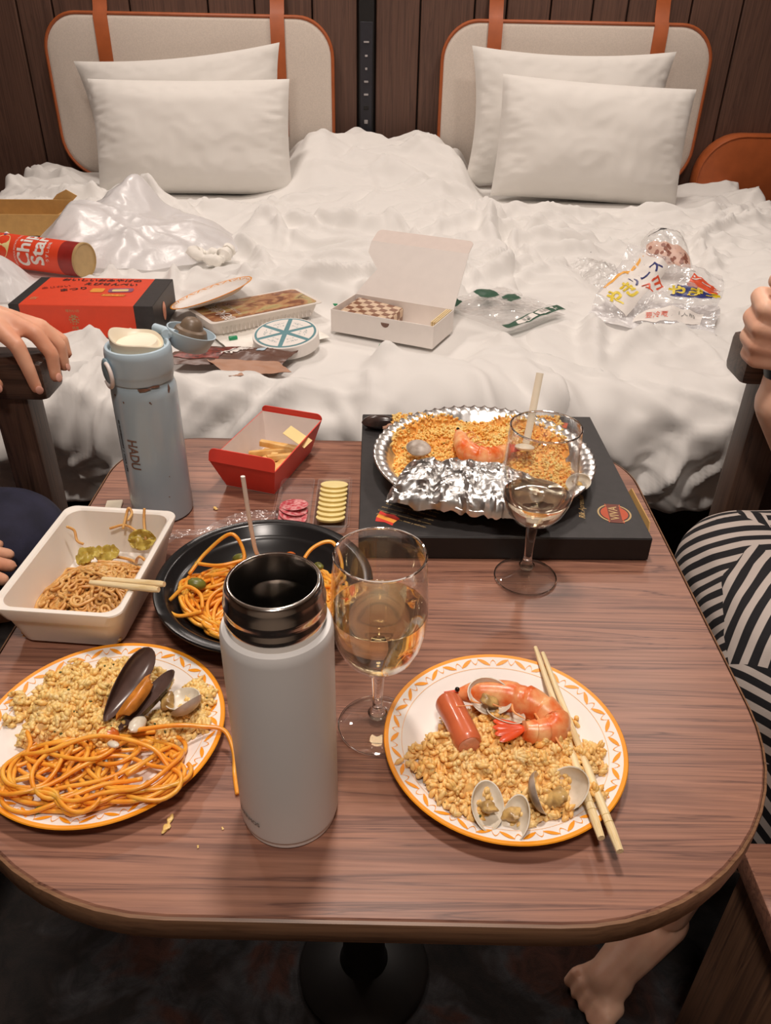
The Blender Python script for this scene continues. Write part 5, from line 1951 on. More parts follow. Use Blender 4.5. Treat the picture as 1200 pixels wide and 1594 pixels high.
# --- brown snack packet ------------------------------------------------------------
t = thing('snack_packet', 'torn brown snack packet with a tan inside, at the bed front behind the blue flask', 'packet', (-.300, 1.440, BZ0 + .008), rotz=rad(-3))


def f_packet(U, V):
    x = .112 * U + .012 * V
    y = .040 * V + .006 * np.sin(U * 2)
    z = .010 + .007 * np.cos(U * 1.6) * (1 - V * V) + .004 * noise2(U * 2.5 + 3, V * 2) + .0022 * (.4 - np.abs(noise2(U * 6, V * 4))) - .006 * np.maximum(-V, 0) ** 2
    return x, y, z


sheet('packet_front', MT['brownpack'], f_packet, 50, 26, t, thick=.0006)
mb = MB()
patch(mb, f_packet, [(-.92, -.5), (-.12, -.7), (.0, .62), (-.78, .55)], 0)
patch(mb, f_packet, [(.0, -.2), (.12, -.2), (.14, .7), (.02, .7)], 1)
patch(mb, f_packet, [(.34, .25), (.50, .25), (.50, .68), (.34, .68)], 2)
text_on(mb, f_packet, 'サラミ', .42, (.06, .15), rad(70), 1, su=.6, sv=1.0, bold=.02)
mb.build('packet_print', [MT['jerky'], MT['white'], MT['bluelid']], t, angle=60)


def f_flap(U, V):
    x = .066 + .062 * U - .022 * V * (1 - .3 * U) - .02
    y = -.042 - .022 * (1 - V) * (1 - .35 * U) + .012
    z = .012 - .004 * (1 - V) + .003 * noise2(U * 2, V * 2)
    return x, y, z


sheet('packet_flap', MT['packback'], f_flap, 20, 10, t, thick=.0006)

# --- opened white paper box ----------------------------------------------------------
t = thing('paper_box', 'opened white card box with checked biscuits inside, lid standing up, on the bed', 'box', (.006, 1.640, BZ0 - .001), rotz=rad(-24))
bw, bd, bh, th = .232, .118, .048, .0016
MB().box((0, 0, .001), (bw, bd, .002)).build('box_floor', MT['whitecard'], t, smooth=False)
MB().box((0, -bd / 2, bh / 2), (bw, th, bh), bevel=.0004, seg=1).build('front_wall', MT['whitecard'], t, smooth=False)
MB().box((0, bd / 2, bh / 2), (bw, th, bh), bevel=.0004, seg=1).build('rear_wall', MT['whitecard'], t, smooth=False)
MB().box((-bw / 2, 0, bh / 2), (th, bd, bh), bevel=.0004, seg=1).build('side_wall', MT['whitecard'], t, smooth=False)
MB().box((bw / 2, 0, bh / 2), (th, bd, bh), bevel=.0004, seg=1).build('side_wall', MT['whitecard'], t, smooth=False)
lean = rad(38)
cl, sl = math.cos(lean), math.sin(lean)


def lidp(x, h, off=0.0):
    return (x, bd / 2 + h * sl + off * cl, bh + h * cl - off * sl)


mb = MB()
ol = [(-bw / 2, 0), (bw / 2, 0), (bw / 2 - .001, .125), (-bw / 2 + .001, .125), (-bw / 2 + .001, .098), (-bw / 2 + .034, .062), (-bw / 2 + .020, .040)]
A = [lidp(x, h) for x, h in ol]
Bk = [lidp(x, h, .0014) for x, h in ol]
m_ = len(ol)
mb.add(A + Bk, [tuple(range(m_)), tuple(range(2 * m_ - 1, m_ - 1, -1))] + [(i, m_ + i, m_ + (i + 1) % m_, (i + 1) % m_) for i in range(m_)])
mb.build('lid', MT['whitecard'], t, smooth=False)
mb = MB()
ol = rrect(-bw / 2 + .002, bw / 2 - .002, 0, .040, [.001, .001, .012, .012], 5)
l2 = rad(64)
A = [(x, bd / 2 + .125 * sl + h * math.sin(l2), bh + .125 * cl + h * math.cos(l2)) for x, h in ol]
Bk = [(x, y + .0010, z - .0010) for x, y, z in A]
m_ = len(ol)
mb.add(A + Bk, [tuple(range(m_)), tuple(range(2 * m_ - 1, m_ - 1, -1))] + [(i, m_ + i, m_ + (i + 1) % m_, (i + 1) % m_) for i in range(m_)])
mb.build('tuck_flap', MT['greycard'], t, smooth=False)
mb = MB()
for k in range(3):
    mb.box((bw / 2 - .004 - .0045 * k, .008, bh - .012), (.0030, .09, .026), bevel=.0008, seg=1)
tag(mb.build('card_divider', MT['bamboo'], t, smooth=False), kind='stuff')
mb = MB()
f_ = front(.010, bh - .010, -bd / 2 - .0012)
mb.add([f_(.0095 * math.cos(q), .0095 * math.sin(q)) for q in np.linspace(PI, 2 * PI, 14)], [tuple(range(14))])
mb.build('half_round_mark', MT['chip'], t, smooth=False)
tc_ = NT('checked_biscuit_wrap')
ck = tc_.new('ShaderNodeTexChecker')
ck.inputs['Scale'].default_value = 62
ck.inputs['Color1'].default_value = (*sr(226, 200, 172), 1)
ck.inputs['Color2'].default_value = (*sr(146, 104, 82), 1)
tc_.link(tc_.coords(rot=(0, 0, .1)), ck.inputs['Vector'])
nz = tc_.noise(tc_.coords(), 160, 3)
mx = tc_.new('ShaderNodeMix', data_type='RGBA', blend_type='MULTIPLY')
mx.inputs[0].default_value = .6
tc_.link(ck.outputs[0], mx.inputs[6])
tc_.link(tc_.ramp(nz, [(.3, (.7, .66, .62)), (.65, (1, 1, 1))]), mx.inputs[7])
tc_.link(mx.outputs[2], tc_.b.inputs['Base Color'])
tc_.b.inputs['Roughness'].default_value = .3
bp = local((.006, 1.640, BZ0 - .001), rad(-24), (-.052, .004, .0222))
o = MB().box((0, 0, 0), (.112, .098, .036), bevel=.008, seg=3).build('biscuit_pack', tc_.m, loc=bp, rot=(rad(2), rad(4), rad(-24)))
tag(o, 'pack of brown and cream checked biscuits inside the opened white card box', 'biscuits')

# --- clear packet with dark green label ---------------------------------------------------
t = thing('clear_packet', 'flat clear plastic packet with dark green labels, on the bed right of the white box', 'packet', (.258, 1.775, BZ0 + .0015), rotz=rad(40))


def f_clear(U, V):
    x = .098 * U * (1 + .05 * np.sin(V * 3))
    y = .108 * V + .006 * np.sin(U * 2.5)
    z = .008 + .010 * (1 - .5 * U * U) * (1 - .3 * V * V) + .006 * noise2(U * 2 + 5, V * 2) + .004 * (.4 - np.abs(noise2(U * 4, V * 5)))
    return x, y, z


sheet('film_front', MT['clear'], f_clear, 44, 44, t, angle=40)
sheet('film_back', MT['film'], lambda U, V: (.098 * U, .108 * V + .006 * np.sin(U * 2.5), .0015 + .0015 * noise2(U * 3, V * 3)), 24, 24, t, angle=40)
mb = MB()
patch(mb, f_clear, [(-1, -.99), (1, -.99), (1, -.76), (-1, -.76)], 0)
patch(mb, f_clear, [(-.98, .62), (-.55, .74), (-.50, .98), (-.98, .92)], 0)
patch(mb, f_clear, [(.0, .46), (.46, .46), (.62, .90), (.08, .96)], 0)
patch(mb, f_clear, [(.26, -.04), (.66, -.04), (.86, .32), (.40, .36)], 0)
patch(mb, f_clear, [(-.62, -.95), (.05, -.95), (.05, -.80), (-.62, -.80)], 1, lift=.0018)
patch(mb, f_clear, [(.12, -.95), (.80, -.95), (.80, -.80), (.12, -.80)], 1, lift=.0018)
text_on(mb, f_clear, '特選', .13, (-.30, -.875), 0, 2, lift=.0022)
text_on(mb, f_clear, '国産野菜', .11, (.46, -.875), 0, 2, lift=.0022)
text_on(mb, f_clear, 'サラダ', .18, (-.25, .28), rad(8), 2, lift=.0020)
text_on(mb, f_clear, '賞味期限', .10, (.25, .18), rad(8), 2, lift=.0020)
mb.build('label_print', [MT['greenlabel'], MT['white'], MT['greyprint']], t, angle=60)

# --- noodle wrapper ---------------------------------------------------------------------------
t = thing('noodle_wrapper', 'crumpled clear noodle wrapper with yellow and blue lettering on the right bed', 'wrapper', (.612, 1.765, BZ0 + .002), rotz=rad(-22))


def f_wrap(U, V):
    x = .122 * U * (1 - .10 * V) + .010 * np.sin(V * 2.5)
    y = .088 * V + .030 * U * U - .018
    z = .014 + .046 * (V + 1) * (1 - .25 * U) + .012 * noise2(U * 1.8 + 2, V * 1.8) + .007 * (.4 - np.abs(noise2(U * 3.3 + 7, V * 3))) + .003 * (.4 - np.abs(noise2(U * 7, V * 7))) - .014 * np.exp(-((U + .16 - .2 * V) / .10) ** 2)
    return x, y, np.maximum(z, .003)


sheet('wrapper_film', MT['wrapfilm'], f_wrap, 60, 60, t, angle=30)


def f_wrap2(U, V):
    x, y, z = f_wrap(U, V)
    return x * 1.03, y * 1.25 - .018, np.maximum(.010 + .004 * noise2(U * 5, V * 5) + .012 * (.4 - np.abs(noise2(U * 3, V * 3 + 5))), .002)


sheet('wrapper_back', MT['bag'], f_wrap2, 44, 44, t, angle=30)
mb = MB()
patch(mb, f_wrap, [(-.96, -.62), (-.40, -.82), (-.10, .78), (-.70, .80)], 0, n=18)
patch(mb, f_wrap, [(-.30, -.95), (.78, -.80), (.82, -.42), (-.25, -.58)], 0, n=18)
patch(mb, f_wrap, [(.14, -.02), (.86, -.08), (.88, .24), (.16, .38)], 1, lift=.0016, n=16)
patch(mb, f_wrap, [(.34, .44), (.90, .22), (.94, .50), (.40, .76)], 2, lift=.0016, n=16)
patch(mb, f_wrap, [(-.95, -.40), (-.90, -.42), (-.62, .74), (-.67, .76)], 3, lift=.0017, n=16)
text_on(mb, f_wrap, 'やきそ', .34, (.52, .13), rad(-6), 4, lift=.0026, bold=.016)
text_on(mb, f_wrap, 'ソース', .22, (.65, .48), rad(-20), 0, lift=.0026, bold=.010)
text_on(mb, f_wrap, 'やき', .36, (-.56, -.40), rad(72), 4, lift=.0022, bold=.02)
text_on(mb, f_wrap, 'ソース', .26, (-.42, .30), rad(66), 1, lift=.0022, bold=.012)
text_on(mb, f_wrap, 'マヨ', .24, (-.22, .16), rad(66), 2, lift=.0022, bold=.012)
text_on(mb, f_wrap, '1人前', .12, (.55, -.62), rad(4), 5, lift=.0022)
text_on(mb, f_wrap, '要冷蔵', .12, (.08, -.76), rad(4), 2, lift=.0022)
mb.build('wrapper_print', [MT['white'], M('navy_print', sr(44, 52, 120), .4, var=.05, scale=60), M('red_orange_print', sr(236, 96, 62), .4, var=.05, scale=60), MT['orangelt'],
                           M('yellow_print', sr(240, 214, 60), .4, var=.04, scale=60), MT['greyprint']], t, angle=60)

# --- pink dotted packet behind it -----------------------------------------------------------------
t = thing('dotted_packet', 'small clear packet printed with brown dots behind the noodle wrapper', 'packet', (.728, 2.130, BZ0 + .002), rotz=rad(-6))


def f_dot(U, V):
    x = .068 * U * (1 - .15 * V)
    y = .078 * V
    z = .012 + .040 * np.clip(1 - U ** 4, 0, 1) * (.35 + .65 * sstep(-1, .6, V)) + .040 * sstep(-.6, .9, V) + .006 * noise2(U * 3, V * 3 + 2) + .004 * (.4 - np.abs(noise2(U * 6, V * 6)))
    return x, y, z


sheet('packet_film', MT['clear'], f_dot, 36, 36, t, angle=35)
mb = MB()
patch(mb, f_dot, [(-.82, -.62), (.80, -.70), (.86, .12), (-.80, .30)], 0, lift=.001, n=14)
g = np.random.default_rng(4)
for k in range(30):
    u_, v_ = g.uniform(-.72, .75), g.uniform(-.55, .12)
    s_ = g.uniform(.045, .085)
    q_ = np.linspace(0, 2 * PI, 9)[:-1]
    X_, Y_, Z_ = f_dot(u_ + s_ * np.cos(q_), v_ + s_ * .8 * np.sin(q_))
    mb.add(list(zip(X_, Y_, Z_ + .0018)), [tuple(range(8))], 1)
patch(mb, f_dot, [(-.75, .60), (.12, .82), (.12, .88), (-.75, .66)], 2, lift=.0016, n=8)
mb.build('packet_print', [M('pink_tan_print', sr(214, 176, 158), .45, var=.05, scale=60), M('brown_dot_print', sr(150, 96, 80), .45, var=.1, scale=60), MT['blackprint']], t, angle=60)
o = MB().ellipsoid((0, 0, 0), (.008, .022, .006), rot=Euler((0, 0, rad(20))), seg=12).build('red_tab', MT['emblem'], loc=(.765, 2.000, BZ0 + .004))
tag(o, 'small red plastic tab between dotted packet and noodle wrapper', 'tab')

# --- clear crumple left of the wrapper ------------------------------------------------------------


def f_cr(U, V):
    x = .052 * U + .012 * np.sin(V * 3)
    y = .105 * V
    z = .006 + .026 * np.clip(1 - U * U, 0, 1) * (1 - .4 * V * V) + .010 * noise2(U * 2, V * 3 + 1) + .008 * (.4 - np.abs(noise2(U * 4, V * 5)))
    return x, y, np.maximum(z, .002)


o = sheet('plastic_film', MT['film'], f_cr, 40, 50, loc=(.545, 2.060, BZ0 + .001), angle=35, rot=(0, 0, rad(16)))
tag(o, 'crumpled clear plastic film left of the noodle wrapper on the bed', 'film')
o = crinkle_leaf('black_scrap', (.540, 2.265, BZ0 + .010), (.022, .012, .006), 3, MT['blackprint'], 'small black printed scrap on the bed above the noodle wrapper', 'scrap', group=None)

# --- tall snack can on its side -------------------------------------------------------------------
t = thing('snack_can', 'red cylindrical chip can lying on the left bed beside the large milky bag', 'can', (-.900, 2.030, BZ0 + .041), rotz=rad(-19))
R_, Lc = .0415, .30
Mx = Matrix(((0, 0, 1), (0, 1, 0), (-1, 0, 0)))        # lathe z -> along x


def seg_(name, x0, x1, mat, r=R_):
    MB().lathe([(r, x0), (r, x1)], 56, M=Mx).build(name, mat, t)


MB().lathe([(0, -Lc / 2), (.034, -Lc / 2), (.0425, -Lc / 2 + .002), (.0425, -Lc / 2 + .012), (R_, -Lc / 2 + .013)], 56, M=Mx).build('black_lid', MT['blackpl'], t)
MB().lathe([(R_, -Lc / 2 + .012), (R_, -.105)], 56, M=Mx).build('dark_band', MT['boxblack'], t)
seg_('red_wall', -.105, .100, MT['redbox'])
seg_('dark_red_band', .100, .142, M('dark_red_can', sr(150, 40, 34), .4, var=.1, scale=60))
MB().lathe([(R_, .142), (.0425, .143), (.0425, .149), (.040, .150), (.039, .147), (0, .146)], 56, M=Mx).build('rim', MT['gold'], t)


def can_map(cx, a0):
    """text runs up round the can, letter tops towards the lid"""
    def fn(x, y, k=0):
        a = a0 + x / R_
        r = R_ + .0005 + .00005 * k
        return (cx - y, -r * math.cos(a), r * math.sin(a))
    return fn


mb = MB()
add_text(mb, 'Chip', .047, can_map(.000, .62), 0, stretch=(1.08, 1.12), bold=.0022)
add_text(mb, 'Star', .047, can_map(.042, .62), 0, stretch=(1.08, 1.12), bold=.0022)
add_text(mb, 'DELICIOUS POTATO CHIPS', .0075, can_map(-.030, .55), 0)
add_text(mb, 'うすしお味', .011, can_map(.070, .55), 0)
mb.build('white_lettering', MT['white'], t, smooth=False)
mb = MB()
f_ = can_map(-.072, .62)
ol = [(.034 * math.cos(q), .024 * math.sin(q)) for q in np.linspace(0, 2 * PI, 29)[:-1]]
for k in range(14):
    pass
mb.add([f_(x, y) for x, y in ol] + [f_(0, 0)], [(i, (i + 1) % 28, 28) for i in range(28)], 0)
f_ = can_map(-.088, .62)
g = np.random.default_rng(8)
for k in range(16):
    cx, cy, s_ = g.uniform(-.036, .036), g.uniform(-.012, .012), g.uniform(.003, .007)
    mb.add([f_(cx + s_ * math.cos(q), cy + s_ * math.sin(q), 3 + k) for q in np.linspace(0, 2 * PI, 9)[:-1]], [tuple(range(8))], 1 + k % 4)
mb.build('chip_picture', [MT['cheese'], MT['emblem'], MT['greenveg'], M('violet_spot', sr(110, 70, 130), .5, var=.1, scale=60), MT['flagyel']], t, smooth=False)

# --- kraft cardboard tray box -----------------------------------------------------------------------
t = thing('cardboard_box', 'open shallow kraft cardboard box at the left edge of the left bed', 'box', (-1.150, 2.440, BZ0), rotz=rad(4))
kw, kd, kh = .36, .145, .060
MB().box((0, 0, .0015), (kw, kd, .003)).build('box_floor', MT['kraft'], t, smooth=False)
for (c, s) in (((0, -kd / 2, kh / 2), (kw, .003, kh)), ((0, kd / 2, kh / 2 + .006), (kw, .003, kh + .012)), ((-kw / 2, 0, kh / 2), (.003, kd, kh)), ((kw / 2, 0, kh / 2), (.003, kd, kh))):
    MB().box(c, s, bevel=.0006, seg=1).build('side_wall', MT['kraft'], t, smooth=False)
mb = MB()
ol = [(-.05, 0), (.012, 0), (.03, .016), (.0, .034), (-.03, .020)]
A = [(kw / 2 - .012 + x, kd / 2 + .004, kh + .006 + z) for x, z in ol]
Bk = [(x, y + .003, z) for x, y, z in A]
mb.add(A + Bk, [(0, 1, 2, 3, 4), (9, 8, 7, 6, 5)] + [(i, 5 + i, 5 + (i + 1) % 5, (i + 1) % 5) for i in range(5)])
mb.build('corner_flap', MT['kraft'], t, smooth=False)


# --- milky plastic bags -----------------------------------------------------------------------------
def bag_mesh(name, label, loc, rx, ry, hfun, seed, rotz=0.0, mat='bag'):
    nr, na = 52, 128
    Rr, A_ = np.meshgrid(np.linspace(0, 1, nr), np.linspace(0, 2 * PI, na + 1), indexing='ij')
    out = 1 + .10 * noise2(np.cos(A_) * 1.6 + seed, np.sin(A_) * 1.6) + .05 * noise2(np.cos(A_) * 4 + seed, np.sin(A_) * 4) + .03 * noise2(np.cos(A_) * 9 + seed, np.sin(A_) * 9)
    X = rx * Rr * np.cos(A_) * out
    Y = ry * Rr * np.sin(A_) * out
    wx, wy = X + .03 * noise2(X * 9 + seed, Y * 9), Y + .03 * noise2(X * 9, Y * 9 + seed)
    Z = hfun(X / rx, Y / ry) * (1 - Rr ** 4)
    Z = Z + (.026 * (.42 - np.abs(noise2(wx * 6 + seed, wy * 6))) + .012 * (.42 - np.abs(noise2(wx * 13, wy * 13 + seed))) + .003 * (.42 - np.abs(noise2(wx * 30, wy * 30)))) * (1 - Rr ** 6) + .004
    Z = np.maximum(Z, .0025)
    o = MB().grid(X, Y, Z).build(name, MT[mat], loc=loc, rot=(0, 0, rotz), angle=30)
    return tag(o, label, 'bag')


bag_mesh('plastic_bag', 'large crumpled milky white plastic bag on the left bed below the pillows', (-.705, 2.285, BZ0 + .004), .275, .265,
         lambda u, v: .045 + .032 * sstep(.2, -.5, u) + .100 * np.exp(-((u + .16) / .26) ** 2 - ((v - .62) / .34) ** 2) + .035 * np.exp(-((u + .6) / .3) ** 2 - ((v + .1) / .5) ** 2) + .012 * np.exp(-((u - .3) / .5) ** 2 - (v / .5) ** 2), 2.0)
bag_mesh('plastic_bag', 'smaller milky plastic bag at the left edge of the bed above the red box', (-.905, 1.835, BZ0 + .004), .105, .085,
         lambda u, v: .055 * np.exp(-(u / .6) ** 2 - (v / .7) ** 2) + .01, 7.0)

# --- knotted tissue -------------------------------------------------------------------------------------
pts = []
for k in range(40):
    q = 2 * PI * k / 39
    pts.append((.044 * math.cos(q) + .006 * math.sin(3 * q), .026 * math.sin(q) + .005 * math.cos(2 * q), .018 + .008 * math.sin(2 * q + 1)))
rads = [.0150 + .0045 * math.sin(k * .9) + .003 * math.sin(k * 2.3 + 1) for k in range(40)]
o = MB().tube(pts, rads, 18, flat=.9)
o.v = [(p[0] + .003 * float(noise2(p[0] * 90, p[2] * 90 + p[1] * 70)), p[1] + .003 * float(noise2(p[1] * 90 + 5, p[0] * 80)), p[2] + .003 * float(noise2(p[0] * 80 + 9, p[1] * 80))) for p in o.v]
o = o.build('twisted_tissue', MT['tissue'], loc=(-.478, 2.135, BZ0 + .002), rot=(0, 0, rad(12)), angle=60)
tag(o, 'twisted white tissue ring on the left bed right of the milky bag', 'tissue')

# --- napkins and green bits ---------------------------------------------------------------------------------
o = sheet('paper_napkin', MT['tissue'], lambda U, V: (.105 * U, .080 * V, .004 + .002 * noise2(U * 3, V * 3)), 24, 20, loc=(-.255, 1.600, BZ0 - .003), rot=(0, 0, rad(32)), thick=.0008)
tag(o, 'white paper napkin under the meal tray and the round cheese box', 'napkin')
for k, (x, y, s, lb) in enumerate(((-.323, 1.566, 1.0, 'small green plastic piece beside the meal tray, near the blue flask lid'), (-.017, 1.535, .8, 'small green plastic tip in front of the white card box'), (-.128, 1.792, .9, 'green string end behind the meal tray on the bed'))):
    o = MB().box((0, 0, .004), (.018 * s, .009 * s, .007), bevel=.002).build('green_tab', MT['green'], loc=(x, y, BZ0), rot=(0, 0, .4 + k))
    tag(o, lb, 'tab')
# ================================================================== PEOPLE
def nails(parent, specs):
    for p, nrm, d, s in specs:
        MB().ellipsoid(p, (s, s * 1.25, .0012), rot=basis(nrm, d), seg=12, rings=6).build('nail', MT['nail'], parent)


def face(parent, c, fwd, hairmat):
    f = Vector(fwd)
    sd = Vector((0, 0, 1)).cross(f).normalized()
    c = Vector(c)
    for s in (-1, 1):
        MB().ellipsoid(c + f * .074 + sd * s * .031 + Vector((0, 0, .005)), (.0115,) * 3, seg=12).build('eye', MT['foam'], parent)
        MB().ellipsoid(c + f * .0835 + sd * s * .031 + Vector((0, 0, .005)), (.0050,) * 3, seg=10).build('pupil', MT['eye'], parent)
    MB().ellipsoid(c + f * .089 + Vector((0, 0, -.052)), (.008, .024, .007), rot=Matrix.Rotation(math.atan2(f.y, f.x), 3, 'Z'), seg=12).build('mouth', MT['sausagecut'], parent)


# ---- person on the left -------------------------------------------------------------
t = thing('person', 'person on the left in navy shorts, hand draped over the armchair arm', 'person', (0, 0, 0))
hd = (-.93, .72, 1.215)
chains = [
    [(-.88, .74, .56, .12), (-.91, .73, .72, .115), (-.94, .72, .90, .125), (-.94, .72, .98, .09)],
    [(-.94, .56, .975, .060), (-.94, .72, .985, .075), (-.94, .88, .975, .060)],
    [(-.94, .72, 1.00, .052), (-.935, .72, 1.10, .050)],
    [(hd[0], hd[1], hd[2] + .02, .088), (hd[0] + .02, hd[1], hd[2] - .03, .074), (hd[0] + .035, hd[1], hd[2] - .07, .045)],
    [(hd[0] + .080, hd[1], hd[2] - .005, .010), (hd[0] + .102, hd[1], hd[2] - .026, .011)],
    [(hd[0] - .01, hd[1] - .088, hd[2] - .01, .016), (hd[0] - .005, hd[1] - .086, hd[2] - .03, .012)],
    [(hd[0] - .01, hd[1] + .088, hd[2] - .01, .016), (hd[0] - .005, hd[1] + .086, hd[2] - .03, .012)],
    # far arm, resting on the chair arm
    [(-.94, .89, .97, .054), (-.885, .985, .850, .044), (-.74, .992, .846, .040), (-.600, .988, .850, .027)],
    [(-.600, .988, .850, .025), (-.550, .980, .852, .023), (-.500, .972, .842, .0130)],
    [(-.600, .988, .850, .025), (-.545, .990, .853, .023), (-.492, .988, .845, .0130)],
    [(-.595, .992, .848, .024), (-.545, 1.002, .850, .021), (-.494, 1.006, .841, .0125)],
    [(-.595, .996, .846, .023), (-.545, 1.012, .846, .018), (-.502, 1.024, .834, .0115)],
    [(-.500, .970, .842, .0125), (-.474, .957, .824, .0105), (-.465, .9525, .795, .0092), (-.460, .9520, .768, .0078)],
    [(-.492, .988, .845, .0125), (-.459, .981, .832, .0108), (-.4410, .976, .806, .0094), (-.4400, .9715, .776, .0080)],
    [(-.494, 1.006, .841, .0120), (-.459, 1.0035, .833, .0104), (-.4395, 1.0025, .808, .0090), (-.4390, 1.0010, .779, .0078)],
    [(-.502, 1.024, .834, .0105), (-.470, 1.028, .824, .0092), (-.4450, 1.028, .806, .0080), (-.4420, 1.026, .786, .0070)],
    [(-.585, .972, .846, .018), (-.545, .950, .822, .0140), (-.522, .9445, .794, .0112), (-.510, .9490, .772, .0092)],
    # near arm, forearm across the lap
    [(-0.9400, 0.5500, 0.9700, 0.0540), (-0.9000, 0.5400, 0.7400, 0.0440), (-0.7400, 0.6600, 0.6650, 0.0400), (-0.5900, 0.7150, 0.6340, 0.0270)],
    [(-0.5900, 0.7150, 0.6340, 0.0250), (-0.5350, 0.7450, 0.6240, 0.0230), (-0.5100, 0.7600, 0.6180, 0.0130)],
    [(-0.5100, 0.7470, 0.6180, 0.0120), (-0.4850, 0.7570, 0.6100, 0.0105), (-0.4670, 0.7630, 0.5980, 0.0085)],
    [(-0.5130, 0.7670, 0.6180, 0.0120), (-0.4870, 0.7810, 0.6100, 0.0105), (-0.4690, 0.7910, 0.5980, 0.0085)],
    [(-0.5200, 0.7850, 0.6180, 0.0115), (-0.4970, 0.8030, 0.6100, 0.0100), (-0.4810, 0.8150, 0.5980, 0.0082)],
    [(-0.5350, 0.8000, 0.6180, 0.0105), (-0.5150, 0.8210, 0.6100, 0.0090), (-0.5010, 0.8330, 0.6000, 0.0075)],
    [(-0.5500, 0.7250, 0.6240, 0.0150), (-0.5200, 0.7210, 0.6180, 0.0115), (-0.4970, 0.7250, 0.6100, 0.0092)],
    # legs
    [(-.86, .66, .545, .090), (-.52, .66, .535, .062), (-.68, .66, .30, .050), (-.84, .66, .09, .034)],
    [(-.86, .83, .545, .090), (-.52, .89, .535, .062), (-.68, .89, .30, .050), (-.84, .89, .09, .034)],
    [(-.84, .66, .050, .036), (-.75, .655, .034, .030), (-.69, .650, .024, .020)],
    [(-.84, .89, .050, .036), (-.75, .895, .034, .030), (-.69, .900, .024, .020)],
]
for s, y in ((-1, .650), (1, .900)):
    for k in range(5):
        chains.append([(-.705, y + (k - 2) * .014, .022, .010), (-.675 + .004 * abs(k - 2) - (.006 if (k == (4 if s < 0 else 0)) else 0), y + (k - 2) * .016, .016, .0085)])
body = organic('body', chains, MT['skin'], t, voxel=.0036, smooth=5)
nails(body, [((-.4535, .9455, .768), (.55, -.85, -.05), (.1, .05, -1), .0050), ((-.4335, .9665, .777), (.85, -.5, .15), (0, -.1, -1), .0050), ((-.4325, .9985, .779), (1, -.15, .15), (0, 0, -1), .0048),
             ((-.5055, .9412, .772), (.25, -.95, .1), (.4, .2, -1), .0056)])
face(body, hd, (1, 0, 0), None)
organic('shorts', [[(-.88, .66, .555, .115), (-.54, .66, .545, .085)], [(-.88, .83, .555, .115), (-.70, .86, .555, .102), (-.525, .900, .548, .086)], [(-.90, .66, .58, .13), (-.90, .82, .58, .13)],
                   [(-.62, .78, .53, .05), (-.56, .84, .53, .055)]], MT['navy'], body, voxel=.007, smooth=8)
organic('shirt', [[(-.90, .74, .62, .135), (-.93, .73, .78, .130), (-.945, .72, .93, .138), (-.945, .72, 1.00, .085)], [(-.942, .555, .972, .080), (-.942, .72, .985, .094), (-.942, .885, .972, .080)],
                  [(-.942, .89, .97, .074), (-.912, .948, .90, .066)], [(-.942, .55, .97, .074), (-.92, .545, .87, .066)]], MT['darkshirt'], body, voxel=.008, smooth=8)
organic('hair', [[(hd[0] - .018, hd[1], hd[2] + .035, .093), (hd[0] - .035, hd[1], hd[2] - .015, .080)], [(hd[0] + .045, hd[1] - .03, hd[2] + .078, .030), (hd[0] + .045, hd[1] + .04, hd[2] + .078, .030)]], MT['hair'], body, voxel=.007, smooth=5)

